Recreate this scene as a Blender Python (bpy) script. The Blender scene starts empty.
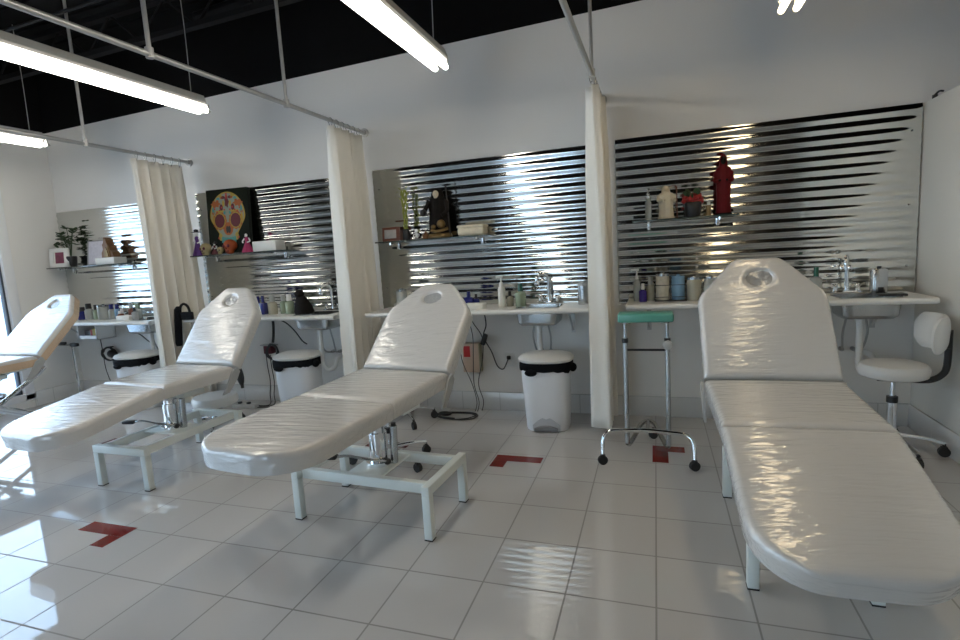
import bpy, bmesh, math, random
from mathutils import Vector, Matrix
R = math.radians
PI = math.pi
random.seed(4)
COL = bpy.context.scene.collection

# ------------------------------------------------------------------ materials
def nmat(name):
    m = bpy.data.materials.new(name)
    m.use_nodes = True
    return m, m.node_tree.nodes, m.node_tree.links, m.node_tree.nodes['Principled BSDF']

def mat(name, col, rough=.5, metal=0., coat=0., bump=0., bscale=60., trans=0., var=0., vscale=8., emit=None, estr=0., stretch=None, spec=.5):
    m, n, l, p = nmat(name)
    p.inputs['Base Color'].default_value = (*col, 1)
    p.inputs['Roughness'].default_value = rough
    p.inputs['Metallic'].default_value = metal
    p.inputs['Coat Weight'].default_value = coat
    p.inputs['Specular IOR Level'].default_value = spec
    p.inputs['Coat Roughness'].default_value = .08
    p.inputs['Transmission Weight'].default_value = trans
    if emit:
        p.inputs['Emission Color'].default_value = (*emit, 1)
        p.inputs['Emission Strength'].default_value = estr
    tc = n.new('ShaderNodeTexCoord')
    src = tc.outputs['Object']
    if stretch:
        mp = n.new('ShaderNodeMapping'); mp.inputs['Scale'].default_value = stretch
        l.new(src, mp.inputs['Vector']); src = mp.outputs['Vector']
    nz = n.new('ShaderNodeTexNoise'); nz.inputs['Scale'].default_value = vscale
    nz.inputs['Detail'].default_value = 4
    l.new(src, nz.inputs['Vector'])
    if var > 0:
        mx = n.new('ShaderNodeMixRGB')
        mx.inputs['Color1'].default_value = (*[c * (1 - var) for c in col], 1)
        mx.inputs['Color2'].default_value = (*[min(1, c * (1 + var)) for c in col], 1)
        l.new(nz.outputs['Fac'], mx.inputs['Fac']); l.new(mx.outputs['Color'], p.inputs['Base Color'])
    if bump > 0:
        nb = n.new('ShaderNodeTexNoise'); nb.inputs['Scale'].default_value = bscale; nb.inputs['Detail'].default_value = 5
        l.new(src, nb.inputs['Vector'])
        b = n.new('ShaderNodeBump'); b.inputs['Strength'].default_value = bump; b.inputs['Distance'].default_value = .01
        l.new(nb.outputs['Fac'], b.inputs['Height']); l.new(b.outputs['Normal'], p.inputs['Normal'])
    return m

def tile_mat(name, col, grout, size, ox, oy, rough, bump=.25, plane='XY', var=.02, mortar=.004):
    m, n, l, p = nmat(name)
    tc = n.new('ShaderNodeTexCoord')
    sep = n.new('ShaderNodeSeparateXYZ'); l.new(tc.outputs['Object'], sep.inputs[0])
    cmb = n.new('ShaderNodeCombineXYZ')
    l.new(sep.outputs[plane[0]], cmb.inputs['X']); l.new(sep.outputs[plane[1]], cmb.inputs['Y'])
    mp = n.new('ShaderNodeMapping'); mp.inputs['Location'].default_value = (-ox + 40 * size, -oy + 40 * size, 0)
    l.new(cmb.outputs[0], mp.inputs['Vector'])
    br = n.new('ShaderNodeTexBrick'); br.offset = 0; br.squash = 1
    br.inputs['Scale'].default_value = 1
    br.inputs['Brick Width'].default_value = size; br.inputs['Row Height'].default_value = size
    br.inputs['Mortar Size'].default_value = mortar; br.inputs['Mortar Smooth'].default_value = .25
    br.inputs['Color1'].default_value = (*[c * (1 - var) for c in col], 1)
    br.inputs['Color2'].default_value = (*[min(1, c * (1 + var)) for c in col], 1)
    br.inputs['Mortar'].default_value = (*grout, 1)
    l.new(mp.outputs[0], br.inputs['Vector']); l.new(br.outputs['Color'], p.inputs['Base Color'])
    rr = n.new('ShaderNodeMapRange'); rr.inputs['To Min'].default_value = rough; rr.inputs['To Max'].default_value = .7
    l.new(br.outputs['Fac'], rr.inputs['Value']); l.new(rr.outputs[0], p.inputs['Roughness'])
    nz = n.new('ShaderNodeTexNoise'); nz.inputs['Scale'].default_value = 3.2; nz.inputs['Detail'].default_value = 1
    l.new(tc.outputs['Object'], nz.inputs['Vector'])
    ad = n.new('ShaderNodeMath'); ad.operation = 'MULTIPLY_ADD'
    ad.inputs[1].default_value = -1.0
    l.new(br.outputs['Fac'], ad.inputs[0]); l.new(nz.outputs['Fac'], ad.inputs[2])
    b = n.new('ShaderNodeBump'); b.inputs['Strength'].default_value = bump; b.inputs['Distance'].default_value = .002
    l.new(ad.outputs[0], b.inputs['Height']); l.new(b.outputs['Normal'], p.inputs['Normal'])
    p.inputs['Specular IOR Level'].default_value = .85
    return m

def vinyl_mat(name, col, rough=.3):
    """white vinyl under tight clear plastic wrap: stretched wrinkles across the cushion"""
    m, n, l, p = nmat(name)
    p.inputs['Base Color'].default_value = (*col, 1)
    p.inputs['Roughness'].default_value = .35
    p.inputs['Coat Weight'].default_value = 1.0
    p.inputs['Coat Roughness'].default_value = .09
    p.inputs['Coat IOR'].default_value = 1.7
    tc = n.new('ShaderNodeTexCoord')
    def layer(scale, rot, kind, detail, dist=.4):
        mp = n.new('ShaderNodeMapping'); mp.vector_type = 'TEXTURE'
        mp.inputs['Rotation'].default_value = (0, 0, rot); mp.inputs['Scale'].default_value = [1 / q for q in scale]
        l.new(tc.outputs['Object'], mp.inputs['Vector'])
        t = n.new('ShaderNodeTexNoise'); t.noise_type = kind; t.inputs['Scale'].default_value = 1.0
        t.inputs['Detail'].default_value = detail; t.inputs['Distortion'].default_value = dist
        l.new(mp.outputs[0], t.inputs['Vector']); return t.outputs['Fac']
    a_ = layer((3, 40, 40), .10, 'FBM', 2)
    b_ = layer((2.2, 20, 20), -.22, 'RIDGED_MULTIFRACTAL', 2)
    c_ = layer((4, 11, 11), .5, 'RIDGED_MULTIFRACTAL', 2, .8)
    def madd(x, k, y):
        q = n.new('ShaderNodeMath'); q.operation = 'MULTIPLY_ADD'; q.inputs[1].default_value = k
        l.new(x, q.inputs[0]); l.new(y, q.inputs[2]); return q.outputs[0]
    d_ = layer((7, 85, 85), .30, 'RIDGED_MULTIFRACTAL', 2, .3)
    hgt = madd(d_, .26, madd(c_, .30, madd(b_, .40, a_)))
    b = n.new('ShaderNodeBump'); b.inputs['Strength'].default_value = 1.0; b.inputs['Distance'].default_value = .0085
    l.new(hgt, b.inputs['Height']); l.new(b.outputs['Normal'], p.inputs['Coat Normal'])
    b2 = n.new('ShaderNodeBump'); b2.inputs['Strength'].default_value = .35; b2.inputs['Distance'].default_value = .004
    l.new(hgt, b2.inputs['Height']); l.new(b2.outputs['Normal'], p.inputs['Normal'])
    return m

def glass_mat(name, tint=(1, 1, 1), refl=.08):
    m = bpy.data.materials.new(name); m.use_nodes = True
    n, l = m.node_tree.nodes, m.node_tree.links
    n.clear()
    o = n.new('ShaderNodeOutputMaterial'); t = n.new('ShaderNodeBsdfTransparent'); g = n.new('ShaderNodeBsdfGlossy')
    t.inputs['Color'].default_value = (*tint, 1); g.inputs['Roughness'].default_value = .02
    f = n.new('ShaderNodeFresnel'); f.inputs['IOR'].default_value = 1.45
    mx = n.new('ShaderNodeMixShader')
    l.new(f.outputs[0], mx.inputs[0]); l.new(t.outputs[0], mx.inputs[1]); l.new(g.outputs[0], mx.inputs[2])
    l.new(mx.outputs[0], o.inputs['Surface'])
    return m

M = dict(
    wall=mat('white_wall_paint', (.80, .785, .755), .55, bump=.08, bscale=9, var=.025, vscale=1.3),
    part=mat('partition_paint', (.75, .735, .69), .4, var=.02),
    black_ceiling=mat('black_ceiling_paint', (.0045, .0045, .005), .8, var=.2, spec=.12),
    joist=mat('dark_joist_paint', (.010, .010, .011), .6, spec=.12),
    floor=tile_mat('white_floor_tile', (.56, .55, .54), (.26, .25, .24), .3272, -.671, -2.2144, .035, bump=.12),
    base=tile_mat('white_base_tile', (.68, .68, .67), (.45, .45, .44), .3272, -1.233, -.175, .15, plane='XZ'),
    baseY=tile_mat('white_base_tile_side', (.68, .68, .67), (.45, .45, .44), .3272, 0, -.175, .15, plane='YZ'),
    red=mat('red_floor_tile', (.19, .008, .005), .12, var=.15),
    metal_sheet=mat('galvanised_corrugated_steel', (.63, .64, .62), .11, 1.0, var=.05, vscale=2.5),
    chrome=mat('polished_chrome', (.82, .83, .84), .08, 1.0),
    steel=mat('brushed_stainless_steel', (.50, .51, .51), .25, 1.0, bump=.05, bscale=120),
    pipe=mat('grey_conduit_steel', (.50, .50, .49), .4, .7),
    white_metal=mat('white_powder_coat', (.72, .76, .73), .35),
    housing=mat('light_housing_enamel', (.62, .61, .58), .4),
    counter=mat('white_laminate', (.80, .79, .76), .28),
    cloth=mat('cream_curtain_cloth', (.82, .795, .73), .85, bump=.15, bscale=240, var=.03, vscale=5),
    vinyl=vinyl_mat('white_vinyl_in_plastic_wrap', (.585, .57, .545)),
    vinyl_tan=vinyl_mat('tan_vinyl_in_plastic_wrap', (.60, .42, .27)),
    hole=mat('grey_face_hole_lining', (.34, .35, .355), .35, coat=.8, bump=.9, bscale=40),
    grey_plastic=mat('grey_bracket_plastic', (.40, .40, .39), .45),
    black=mat('black_plastic', (.015, .015, .017), .4),
    rubber=mat('black_rubber', (.02, .02, .02), .65),
    bag=mat('black_bin_liner', (.005, .0055, .007), .7, bump=.7, bscale=25, spec=.12),
    bin=mat('white_bin_plastic', (.80, .81, .83), .35),
    lid=mat('off_white_lid_plastic', (.72, .71, .68), .35),
    recess_shade=mat('shaded_bin_recess_plastic', (.50, .51, .54), .5),  # bin plastic darkened to paint in the shade of the pedal recess
    bin_grey=mat('grey_pedal_plastic', (.22, .22, .23), .4),
    teal=mat('teal_vinyl', (.105, .36, .28), .35, coat=.3),
    white_vinyl=mat('white_stool_vinyl', (.74, .74, .72), .35, coat=.3),
    pvc=mat('white_pvc', (.75, .75, .73), .35),
    cord=mat('black_cord', (.02, .02, .02), .5),
    glass_shelf=mat('dark_glass_shelf', (.05, .08, .075), .05, trans=.3, coat=.5),
    pane=glass_mat('clear_window_glass', (.93, .97, 1)),
    frame_white=mat('white_window_frame', (.82, .83, .84), .4),
    gasket=mat('dark_window_gasket', (.05, .06, .08), .5),
    ground=mat('outdoor_paving', (.42, .43, .44), .9, var=.15, vscale=2),
    tube=mat('lit_cool_tube', (1, 1, 1), .4, emit=(1.0, .945, .84), estr=16),
    tube_warm=mat('lit_warm_tube', (1, 1, 1), .4, emit=(1.0, .79, .50), estr=10),
    # small things
    white=mat('white_glaze', (.80, .80, .78), .3),
    paper=mat('white_card', (.78, .77, .73), .6),
    cream=mat('cream_plaster', (.74, .66, .50), .5, var=.12, vscale=40),
    bone=mat('bone_plaster', (.68, .58, .42), .5, var=.2, vscale=60),
    darkrobe=mat('black_resin_robe', (.012, .010, .009), .7, var=.4, vscale=40, spec=.12),
    gold=mat('old_gold_paint', (.22, .14, .05), .4, .4, var=.3, vscale=60),
    redrobe=mat('dark_red_robe', (.12, .008, .010), .45, var=.2, vscale=30, spec=.12),
    purple=mat('purple_dress', (.10, .025, .20), .6),
    magenta=mat('magenta_dress', (.34, .015, .09), .6),
    orange=mat('orange_clay', (.36, .07, .015), .45, var=.25, vscale=40),
    yellow=mat('yellow_paint', (.42, .29, .04), .5),
    skullcream=mat('sugar_skull_cream', (.40, .33, .17), .55, var=.1, vscale=30),
    skullgrey=mat('sugar_skull_grey_green', (.24, .29, .24), .55),
    maroon=mat('maroon_paint', (.11, .009, .02), .5),
    orangep=mat('orange_paint', (.38, .10, .02), .5),
    tealp=mat('teal_paint', (.06, .28, .27), .5),
    redp=mat('red_paint', (.45, .03, .03), .5),
    canvas=mat('black_canvas', (.012, .016, .012), .6, spec=.12),
    leaf=mat('dark_leaf', (.025, .055, .018), .5, var=.4, vscale=30),
    bamboo=mat('yellow_green_bamboo', (.27, .31, .05), .4, var=.2, vscale=30),
    wood=mat('red_brown_wood', (.16, .05, .025), .45, var=.3, vscale=20, stretch=(1, 6, 6)),
    brown=mat('brown_wood', (.17, .075, .025), .5, var=.35, vscale=25),
    photo=mat('photo_print', (.42, .40, .38), .4, var=.6, vscale=14),
    photo_dark=mat('dark_pink_photo', (.20, .05, .09), .4, var=.7, vscale=24),
    doc=mat('pale_certificate', (.60, .58, .64), .5, var=.22, vscale=30),
    green_glass=mat('green_bottle', (.03, .14, .09), .15, trans=.2),
    pale_green=mat('pale_green_bottle', (.42, .52, .38), .2, trans=.35),
    clear=mat('clear_plastic', (.66, .69, .66), .12, trans=.5),
    amber=mat('beige_jar', (.48, .46, .37), .25, trans=.2),
    cotton=mat('jar_with_cotton', (.60, .55, .44), .35, var=.25, vscale=50),
    blue=mat('pale_blue_jar', (.22, .40, .58), .2, trans=.2),
    navy=mat('navy_bottle', (.018, .022, .16), .2, coat=.5),
    violet=mat('violet_bottle', (.04, .02, .22), .25),
    boxred=mat('red_box_label', (.55, .02, .02), .5),
    boxbeige=mat('beige_power_box', (.62, .47, .36), .55),
    boxside=mat('olive_box_side', (.38, .36, .24), .55),
)

# ------------------------------------------------------------------ mesh builder
class MB:
    def __init__(s): s.bm = bmesh.new()
    def _mark(s, before, mi):
        if mi:
            for f in s.bm.faces:
                if f not in before: f.material_index = mi
    def box(s, c, d, r=0, rot=None, mi=0, seg=2):
        before = set(s.bm.faces) if mi else None
        mtx = Matrix.Translation(c)
        if rot is not None: mtx = mtx @ rot
        mtx = mtx @ Matrix.Diagonal((d[0], d[1], d[2], 1))
        g = bmesh.ops.create_cube(s.bm, size=1, matrix=mtx)
        if r > 0:
            es = list({e for v in g['verts'] for e in v.link_edges})
            bmesh.ops.bevel(s.bm, geom=es, offset=r, segments=seg, profile=.5, affect='EDGES')
        if mi: s._mark(before, mi)
        return s
    def cyl(s, a, b, r0, r1=None, n=16, mi=0, caps=True):
        a, b = Vector(a), Vector(b); r1 = r0 if r1 is None else r1
        d = (b - a).normalized()
        u = d.orthogonal().normalized(); w = d.cross(u)
        ra = [s.bm.verts.new(a + r0 * (math.cos(t) * u + math.sin(t) * w)) for t in [2 * PI * i / n for i in range(n)]]
        rb = [s.bm.verts.new(b + r1 * (math.cos(t) * u + math.sin(t) * w)) for t in [2 * PI * i / n for i in range(n)]]
        fs = [s.bm.faces.new((ra[i], ra[(i + 1) % n], rb[(i + 1) % n], rb[i])) for i in range(n)]
        if caps: fs += [s.bm.faces.new(ra[::-1]), s.bm.faces.new(rb)]
        for f in fs: f.material_index = mi
        return s
    def tube(s, pts, r, n=8, mi=0, smooth=0, closed=False):
        P = [Vector(p) for p in pts]
        if smooth:
            Q = []
            m = len(P)
            for i in range(m if closed else m - 1):
                if closed: p0, p1, p2, p3 = P[i - 1], P[i], P[(i + 1) % m], P[(i + 2) % m]
                else: p0, p1, p2, p3 = P[max(i - 1, 0)], P[i], P[i + 1], P[min(i + 2, m - 1)]
                for k in range(smooth):
                    t = k / smooth
                    Q.append(.5 * ((2 * p1) + (p2 - p0) * t + (2 * p0 - 5 * p1 + 4 * p2 - p3) * t * t + (3 * p1 - p0 - 3 * p2 + p3) * t ** 3))
            if not closed: Q.append(P[-1])
            P = Q
        m = len(P); rings = []
        u = None
        for i in range(m):
            if closed: d = P[(i + 1) % m] - P[i - 1]
            else: d = P[min(i + 1, m - 1)] - P[max(i - 1, 0)]
            d.normalize()
            u = d.orthogonal().normalized() if u is None else (u - d * u.dot(d)).normalized()
            w = d.cross(u)
            rr = r[min(i, len(r) - 1)] if isinstance(r, (list, tuple)) else r
            rings.append([s.bm.verts.new(P[i] + rr * (math.cos(2 * PI * k / n) * u + math.sin(2 * PI * k / n) * w)) for k in range(n)])
        fs = []
        for i in range(m if closed else m - 1):
            A, B = rings[i], rings[(i + 1) % m]
            for k in range(n): fs.append(s.bm.faces.new((A[k], A[(k + 1) % n], B[(k + 1) % n], B[k])))
        if not closed: fs += [s.bm.faces.new(rings[0][::-1]), s.bm.faces.new(rings[-1])]
        for f in fs: f.material_index = mi
        return s
    def loft(s, secs, n=20, mi=0, fold=0, nf=7, e=2.0, ph=0.):
        """secs: (z, cx, cy, rx, ry); fold = radial fold depth"""
        rings = []
        for (z, cx, cy, rx, ry) in secs:
            ring = []
            for k in range(n):
                t = 2 * PI * k / n
                c, q = math.cos(t), math.sin(t)
                x = math.copysign(abs(c) ** (2 / e), c); y = math.copysign(abs(q) ** (2 / e), q)
                f = 1 + fold * math.sin(nf * t + ph)
                ring.append(s.bm.verts.new((cx + rx * x * f, cy + ry * y * f, z)))
            rings.append(ring)
        fs = []
        for A, B in zip(rings, rings[1:]):
            for k in range(n): fs.append(s.bm.faces.new((A[k], A[(k + 1) % n], B[(k + 1) % n], B[k])))
        fs += [s.bm.faces.new(rings[0][::-1]), s.bm.faces.new(rings[-1])]
        for f in fs: f.material_index = mi
        return s
    def lathe(s, prof, c=(0, 0, 0), n=20, mi=0):
        return s.loft([(c[2] + z, c[0], c[1], max(r, .0004), max(r, .0004)) for r, z in prof], n, mi)
    def ell(s, c, r, mi=0, n=14, rot=None):
        before = set(s.bm.faces) if mi else None
        mtx = Matrix.Translation(c)
        if rot is not None: mtx = mtx @ rot
        bmesh.ops.create_uvsphere(s.bm, u_segments=n, v_segments=max(6, n // 2 + 1), radius=1, matrix=mtx @ Matrix.Diagonal((*r, 1)))
        if mi: s._mark(before, mi)
        return s
    def prism(s, pts, y0, y1, mi=0):
        """polygon in xz extruded along y"""
        a = [s.bm.verts.new((x, y0, z)) for x, z in pts]; b = [s.bm.verts.new((x, y1, z)) for x, z in pts]
        n = len(pts)
        fs = [s.bm.faces.new(a), s.bm.faces.new(b[::-1])] + [s.bm.faces.new((a[i], b[i], b[(i + 1) % n], a[(i + 1) % n])) for i in range(n)]
        for f in fs: f.material_index = mi
        return s
    def xf(s, mtx):
        bmesh.ops.transform(s.bm, matrix=mtx, verts=s.bm.verts); return s
    def build(s, name, mats, parent=None, ang=35, loc=None):
        bmesh.ops.recalc_face_normals(s.bm, faces=s.bm.faces)
        me = bpy.data.meshes.new(name); s.bm.to_mesh(me); s.bm.free()
        for m in (mats if isinstance(mats, (list, tuple)) else [mats]): me.materials.append(M[m] if isinstance(m, str) else m)
        me.polygons.foreach_set('use_smooth', [True] * len(me.polygons))
        me.set_sharp_from_angle(angle=R(ang))
        o = bpy.data.objects.new(name, me); COL.objects.link(o)
        if parent: o.parent = parent
        if loc: o.location = loc
        return o

def tag(o, label, cat, group=None):
    o['label'] = label; o['category'] = cat
    if group: o['group'] = group
    return o
def thing(name, label, cat, loc=(0, 0, 0), rz=0, group=None):
    o = bpy.data.objects.new(name, None); COL.objects.link(o)
    o.empty_display_size = .1
    o.location = loc; o.rotation_euler = (0, 0, rz)
    return tag(o, label, cat, group)
def struct(o):
    o['kind'] = 'structure'; return o
def copy_tree(o, parent=None):
    c = o.copy(); COL.objects.link(c)
    if parent: c.parent = parent
    for ch in list(o.children): copy_tree(ch, c)
    return c
def rotz(a): return Matrix.Rotation(a, 4, 'Z')
def rotx(a): return Matrix.Rotation(a, 4, 'X')
def roty(a): return Matrix.Rotation(a, 4, 'Y')

# ------------------------------------------------------------------ camera
CAM = Vector((0, -4.037, 1.3))
yaw, pitch, roll = R(18.73), R(7.33), R(-3.44)
cd = bpy.data.cameras.new('camera'); cam = bpy.data.objects.new('camera', cd); COL.objects.link(cam)
f = Vector((-math.sin(yaw) * math.cos(pitch), math.cos(yaw) * math.cos(pitch), -math.sin(pitch)))
r0 = Vector((math.cos(yaw), math.sin(yaw), 0)); u0 = r0.cross(f)
r2 = math.cos(roll) * r0 + math.sin(roll) * u0; u2 = -math.sin(roll) * r0 + math.cos(roll) * u0
cam.matrix_world = Matrix(((r2.x, u2.x, -f.x, CAM.x), (r2.y, u2.y, -f.y, CAM.y), (r2.z, u2.z, -f.z, CAM.z), (0, 0, 0, 1)))
cd.sensor_width = 36; cd.lens = 525 / 960 * 36; cd.clip_start = .05
bpy.context.scene.camera = cam

# ------------------------------------------------------------------ the room
XL, XR, YF, XP = -6.09, 4.2, -8.6, 1.565
struct(MB().box(((XL + XR) / 2, YF / 2, -.05), (XR - XL + .4, -YF + .4, .1)).build('floor', 'floor'))
def line_z(x): return 2.8127 + (x + 6.08) * .0220   # top of the white paint
def ceil_z(x): return line_z(x) + .62
# back wall up to the deck
m = MB(); m.prism([(XL - .2, 0), (XR + .2, 0), (XR + .2, line_z(XR + .2)), (XL - .2, line_z(XL - .2))], 0, .15)
wb_ = struct(m.build('wall_back', 'wall'))
m = MB(); m.prism([(XL - .2, line_z(XL - .2)), (XR + .2, line_z(XR + .2)), (XR + .2, ceil_z(XR + .2) + .1), (XL - .2, ceil_z(XL - .2) + .1)], 0, .15)
m.build('upper_band', 'black_ceiling', wb_)
m = MB(); zl, zr = ceil_z(XL - .2), ceil_z(XR + .2)
m.prism([(XL - .2, zl), (XR + .2, zr), (XR + .2, zr + .1), (XL - .2, zl + .1)], YF - .15, 0)
# deck ribs
for k in range(27):
    y = -.3 - k * .3
    m.prism([(XL, ceil_z(XL) - .018), (XR, ceil_z(XR) - .018), (XR, ceil_z(XR) + .02), (XL, ceil_z(XL) + .02)], y - .05, y + .05)
ceil = struct(m.build('ceiling', 'black_ceiling'))
for yj in (-.55, -1.75, -2.95, -4.15):
    m = MB(); x0, x1 = XL + .02, XR - .02
    for dz in (.04, .30):
        m.prism([(x0, ceil_z(x0) - dz - .02), (x1, ceil_z(x1) - dz - .02), (x1, ceil_z(x1) - dz + .02), (x0, ceil_z(x0) - dz + .02)], yj - .03, yj + .03)
    k = 0; x = x0
    while x + .3 < x1:
        a, b = (.04, .30) if k % 2 == 0 else (.30, .04)
        m.cyl((x, yj, ceil_z(x) - a), (x + .3, yj, ceil_z(x + .3) - b), .011, n=6)
        x += .3; k += 1
    m.build('ceiling_joist', 'joist', ceil)
m = MB()
m.tube([(-3.6, -.3, ceil_z(-3.6) - .11), (-3.0, -.32, ceil_z(-3) - .10), (-2.2, -.38, ceil_z(-2.2) - .10), (-1.3, -.40, ceil_z(-1.3) - .1)], .055, 10, smooth=5)
m.build('duct', 'joist', ceil)
m = MB().cyl((-5.7, -1.2, ceil_z(-5.7) - .34), (3.2, -1.2, ceil_z(3.2) - .34), .012, n=8); m.build('conduit', 'joist', ceil)

# left wall: solid strip beside the corner, then a storefront of tall panes
HB = 2.46
m = MB(); LZ = line_z(XL); m.box((XL - .075, -.24, LZ / 2), (.15, .50, LZ)); m.box((XL - .075, (YF - .5) / 2, (HB + LZ) / 2), (.15, -YF - .5, LZ - HB)); m.box((XL - .075, (YF - .5) / 2, .03), (.15, -YF - .5, .1))
wl_ = struct(m.build('wall_left', 'wall'))
MB().box((XL - .075, YF / 2, LZ + .33), (.15, -YF + .02, .66)).build('upper_band', 'black_ceiling', wl_)
edges = [-.49, -1.75, -3.0, -4.25, -5.5, -6.75, -8.0, YF]
for i, (a, b) in enumerate(zip(edges, edges[1:])):
    w = struct(MB().box((XL - .06, a - .045, (HB + .08) / 2), (.13, .09, HB - .08), .006).box((XL - .06, b + .02, (HB + .08) / 2), (.13, .04, HB - .08), .004)
               .box((XL - .06, (a + b) / 2, .11), (.13, a - b, .07), .006).box((XL - .06, (a + b) / 2, HB - .03), (.13, a - b, .06), .006)
               .build('window_%d' % (i + 1), 'frame_white'))
    g = MB()
    for (y0, y1, z0, z1) in ((a - .09, a - .108, .145, HB - .06), (b + .058, b + .04, .145, HB - .06)):
        g.box((XL - .06, (y0 + y1) / 2, (z0 + z1) / 2), (.05, abs(y0 - y1), z1 - z0))
    g.box((XL - .06, (a + b) / 2, .155), (.05, a - b - .14, .02)); g.box((XL - .06, (a + b) / 2, HB - .07), (.05, a - b - .14, .02))
    g.build('gasket', 'gasket', w)
    MB().box((XL - .06, (a + b) / 2 - .02, HB / 2 + .04), (.008, a - b - .13, HB - .21)).build('pane', 'pane', w)
# front wall behind the camera, with a glazed door opening
m = MB()
m.box((-4.95, YF - .075, 1.45), (2.6, .15, 2.9)); m.box((1.5, YF - .075, 1.45), (6.2, .15, 2.9)); m.box((-2.625, YF - .075, 2.6), (2.05, .15, .6))
wf_ = struct(m.build('wall_front', 'wall'))
MB().box((-.9, YF - .075, 3.32), (11, .15, .84)).build('upper_band', 'black_ceiling', wf_)
d = struct(MB().box((-3.6, YF - .07, 1.15), (.1, .1, 2.3)).box((-1.65, YF - .07, 1.15), (.1, .1, 2.3)).box((-2.62, YF - .07, 1.15), (.1, .1, 2.3))
           .box((-2.62, YF - .07, .06), (1.9, .1, .12)).box((-2.62, YF - .07, 2.25), (1.9, .1, .1)).build('door_1', 'frame_white'))
MB().box((-3.11, YF - .07, 1.16), (.88, .01, 2.08)).build('pane', 'pane', d); MB().box((-2.14, YF - .07, 1.16), (.86, .01, 2.08)).build('pane', 'pane', d)
struct(MB().box((XR + .075, YF / 2, 1.85), (.15, -YF + .3, 3.9)).build('wall_right', 'wall'))
# low partition at the right end of the row of stations
PH = 2.04
m = MB().box((XP + .06, -1.36, PH / 2), (.12, 2.72, PH), .004)
struct(m.build('wall_partition', 'part'))
# tiled skirting
struct(MB().box(((XL + XP) / 2, -.006, .076), (XP - XL, .012, .152), .002).build('baseboard_back', 'base'))
struct(MB().box((XL + .006, -.25, .076), (.012, .47, .152), .002).build('baseboard_left', 'baseY'))
struct(MB().box((XP - .006, -1.36, .076), (.012, 2.70, .152), .002).build('baseboard_right', 'baseY'))
struct(MB().box((-1, YF / 2, -.12), (90, 90, .1)).build('ground', 'ground'))

# ------------------------------------------------------------------ corrugated steel sheets
def corrugated(x0, x1, z0, z1, label):
    m = MB(); bm = m.bm; pitch, amp = .0635, .0032
    nz = int((z1 - z0) / pitch * 16); prev = None
    seam = (x0 + x1) / 2 + .02
    for i in range(nz + 1):
        z = z0 + (z1 - z0) * i / nz
        ph = 2 * PI * (z1 - z) / pitch
        y = -.018 + amp * math.cos(ph)
        row = [bm.verts.new((x, y + dy, z)) for x, dy in ((x0, 0), (x0 + .002, 0), (x0 + .004, 0), (seam - .004, 0), (seam - .002, 0), (seam, 0), (seam, -.0012), (seam + .002, -.0012), (seam + .004, -.0012), (x1 - .004, -.0012), (x1 - .002, -.0012), (x1, -.0012))]
        if prev:
            for k in range(11): bm.faces.new((prev[k], prev[k + 1], row[k + 1], row[k]))
        prev = row
    front = list(bm.faces); bmesh.ops.recalc_face_normals(bm, faces=front)
    if front[0].normal.y > 0: bmesh.ops.reverse_faces(bm, faces=front)
    g = bmesh.ops.duplicate(bm, geom=front); back = [q for q in g['geom'] if isinstance(q, bmesh.types.BMFace)]
    bmesh.ops.translate(bm, vec=(0, .0012, 0), verts=[q for q in g['geom'] if isinstance(q, bmesh.types.BMVert)])
    vm = g['vert_map']; rim = [e for e in bm.edges if e.is_boundary and e.verts[0] in vm and e.verts[1] in vm and all(f_ not in back for f_ in e.link_faces)]
    for e in rim:
        v0, v1 = e.verts
        bm.faces.new((v0, v1, vm[v1], vm[v0])).material_index = 1
    t = tag(m.build('corrugated_panel', ['metal_sheet', 'grey_plastic'], ang=60), label, 'wall panel', 'corrugated metal sheets behind the stations')
    for x in (x0 + .05, seam, x1 - .05):
        for k in (2, 9, 15): MB().ell((x, -.028, z1 - k * pitch - pitch * .5), (.006, .004, .006), n=8).build('screw', 'steel', t)
    return t
corrugated(-6.075, -4.30, .80, 1.988, 'corrugated metal wall sheet beside the window, behind the shelf with the leafy plant')
corrugated(-4.15, -2.42, .82, 2.014, 'corrugated metal wall sheet behind the sugar skull painting')
corrugated(-2.235, -.45, .83, 2.028, 'corrugated metal wall sheet behind the black cloaked statuette')
corrugated(-.262, 1.555, .85, 2.040, 'corrugated metal wall sheet behind the dark red robed statue')

# ------------------------------------------------------------------ counters, sinks, taps
def counter(x0, x1, zt, sx, label):
    """sx: (x0,x1) of the basin opening"""
    t = thing('counter', label, 'counter', ((x0 + x1) / 2, 0, zt))
    cx = (x0 + x1) / 2; th = .034; yb, yf = -.032, -.47; s0, s1, sb, sf = sx[0], sx[1], -.13, -.40
    m = MB()
    def bx(a, b, c, d): m.box(((a + b) / 2 - cx, (c + d) / 2, -th / 2), (b - a, d - c, th))
    bx(x0, s0, yf + .012, yb); bx(s1, x1, yf + .012, yb); bx(s0, s1, sb, yb); bx(s0, s1, yf + .012, sf)
    m.cyl((x0 - cx, yf + .014, -th / 2), (x1 - cx, yf + .014, -th / 2), th / 2, n=14)
    m.build('worktop', 'counter', t)
    for bxp in (x0 + .14, x1 - .17):
        b = MB(); X = bxp - cx
        b.box((X, -.012 - .02, -th - .10), (.03, .006, .20)); b.box((X, -.17, -th - .006), (.03, .28, .008)); b.cyl((X, -.03, -th - .18), (X, -.25, -th - .012), .008, n=8)
        b.build('bracket', 'pipe', t)
    return t
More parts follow.
